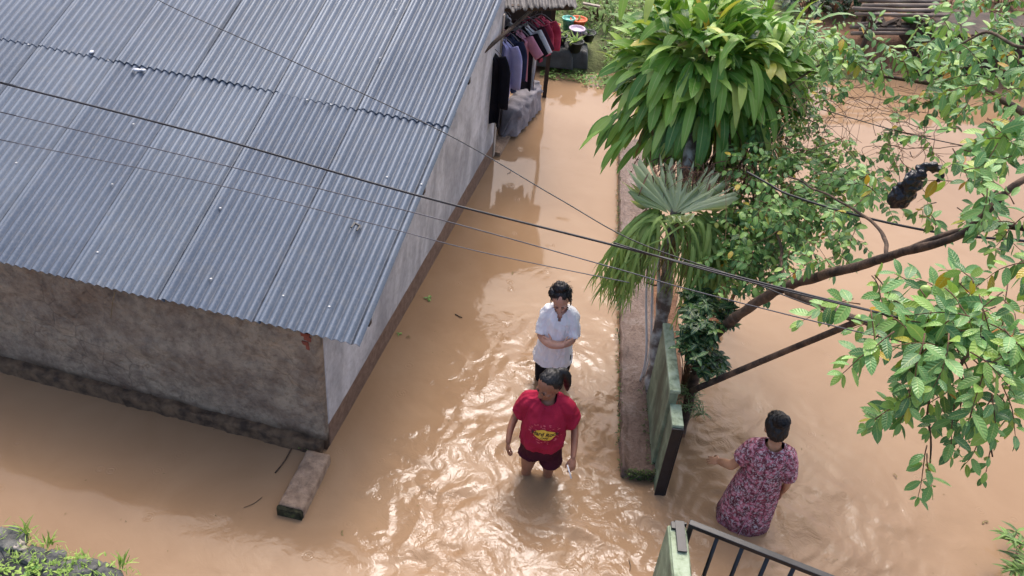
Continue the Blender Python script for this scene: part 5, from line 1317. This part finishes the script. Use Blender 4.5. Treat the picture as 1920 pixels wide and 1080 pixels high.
# broad leaf plants behind the crown on the left bank and the right bank
for i, (px, py, lab, mt, l_) in enumerate(((1128, 24, 'bright green bush behind the left edge of the strap leaf crown', 'grass', .2), (1520, 10, 'blue green bush behind the right side of the strap leaf crown', 'darkleaf', .3), (1590, 10, 'dark upright leaves left of the pole racks', 'darkleaf', .35), (1480, 110, 'green bush low behind the vine tangle', 'vine', .14), (1880, 10, 'large dark bush behind the guava top right', 'vine', .22), (1780, 20, 'leafy bush at the right end of the pole racks', 'vine', .22))):
    c = P(px, py, .35); e_ = empty('bush', lab, 'bush', c); m = MB(); s_ = MB(); q = random.Random(i+40)
    for k in range(130):
        a = q.uniform(0, 6.28); rr_ = q.uniform(.05, .55); p = Vector((math.cos(a)*rr_, math.sin(a)*rr_, q.uniform(0, .9)*(1-rr_*.8))); m.leaf(p, (math.cos(a), math.sin(a), q.uniform(-.1, 1)), l_*q.uniform(.6, 1.2), l_*.3, q.uniform(.4, 1.6), .25, 5)
        if k % 10 == 0: s_.tube([(0, 0, -.3), p*.5, p], .008, 5)
    m.build('foliage', MT[mt], e_); s_.build('stem', MT['twig'], e_)

# ------------------------------------------------------------------ bits floating on the water
def stick(px, py, ln, a, r, lab, nm='stick'):
    c = P(px, py, .008); m = MB(); d = Vector((math.cos(a), math.sin(a), 0)); m.tube(smoothpath([c-d*ln/2, c+Vector((.01, -.01, 0)), c+d*ln/2], 4), [r]*9, 6); tag(m.build(nm, MT['bark']), lab, 'stick')
stick(532, 862, .30, 1.35, .006, 'dark thin stick upright in the picture beside the concrete kerb')
stick(860, 592, .09, -.5, .005, 'short curved twig floating in mid lane left of the girl')
stick(474, 942, .16, .8, .0025, 'faint hair thin twig floating left of the kerb')
stick(955, 322, .12, 1.2, .003, 'thin twig floating in the far lane')
stick(1180, 1000+1060-1000, .10, 1.6, .003, 'tiny twig at the bottom edge of the lane')
fl = [(803, 560, .055, 'green leaf cluster floating in the middle of the lane', 'vine', 5), (748, 627, .035, 'small green sprig floating by the cement wall', 'vine', 4), (766, 632, .03, 'tiny brown leaf next to the small floating sprig', 'dead', 3), (640, 1000, .03, 'pale petal on the water below the kerb', 'dead', 2), (1845, 978, .04, 'dark bit floating near the lower right corner', 'dead', 2), (960, 512, .03, 'speck of leaf in the lane level with the low wires', 'dead', 2), (1322, 700, .12, 'broad leaf resting by the dark prop pole', 'darkleaf', 3), (1680, 892, .03, 'brown speck right of the woman in the floral dress', 'dead', 2)]
for px, py, l_, lab, mt, n_ in fl:
    m = MB()
    for k in range(n_): a = k*2.2+px; m.leaf((0, 0, .006+k*.002), (math.cos(a), math.sin(a), .1), l_, l_*.45, .3, .2, 4)
    o = m.build('floating_leaf', MT[mt]); o.location = P(px, py, .004); tag(o, lab, 'leaf')

m = MB(); q = random.Random(31)
for k in range(330):
    x, y = q.uniform(-3.6, 5), q.uniform(3.6, 12.5)
    m.leaf((x, y, .004), (q.gauss(0, 1), q.gauss(0, 1), .02), q.uniform(.008, .022), q.uniform(.004, .009), .1, .1, 2)
tag(m.build('floating_flecks', MT['dead']), kind='stuff', label='tiny dark flecks of leaf litter drifting on the water', cat='litter')
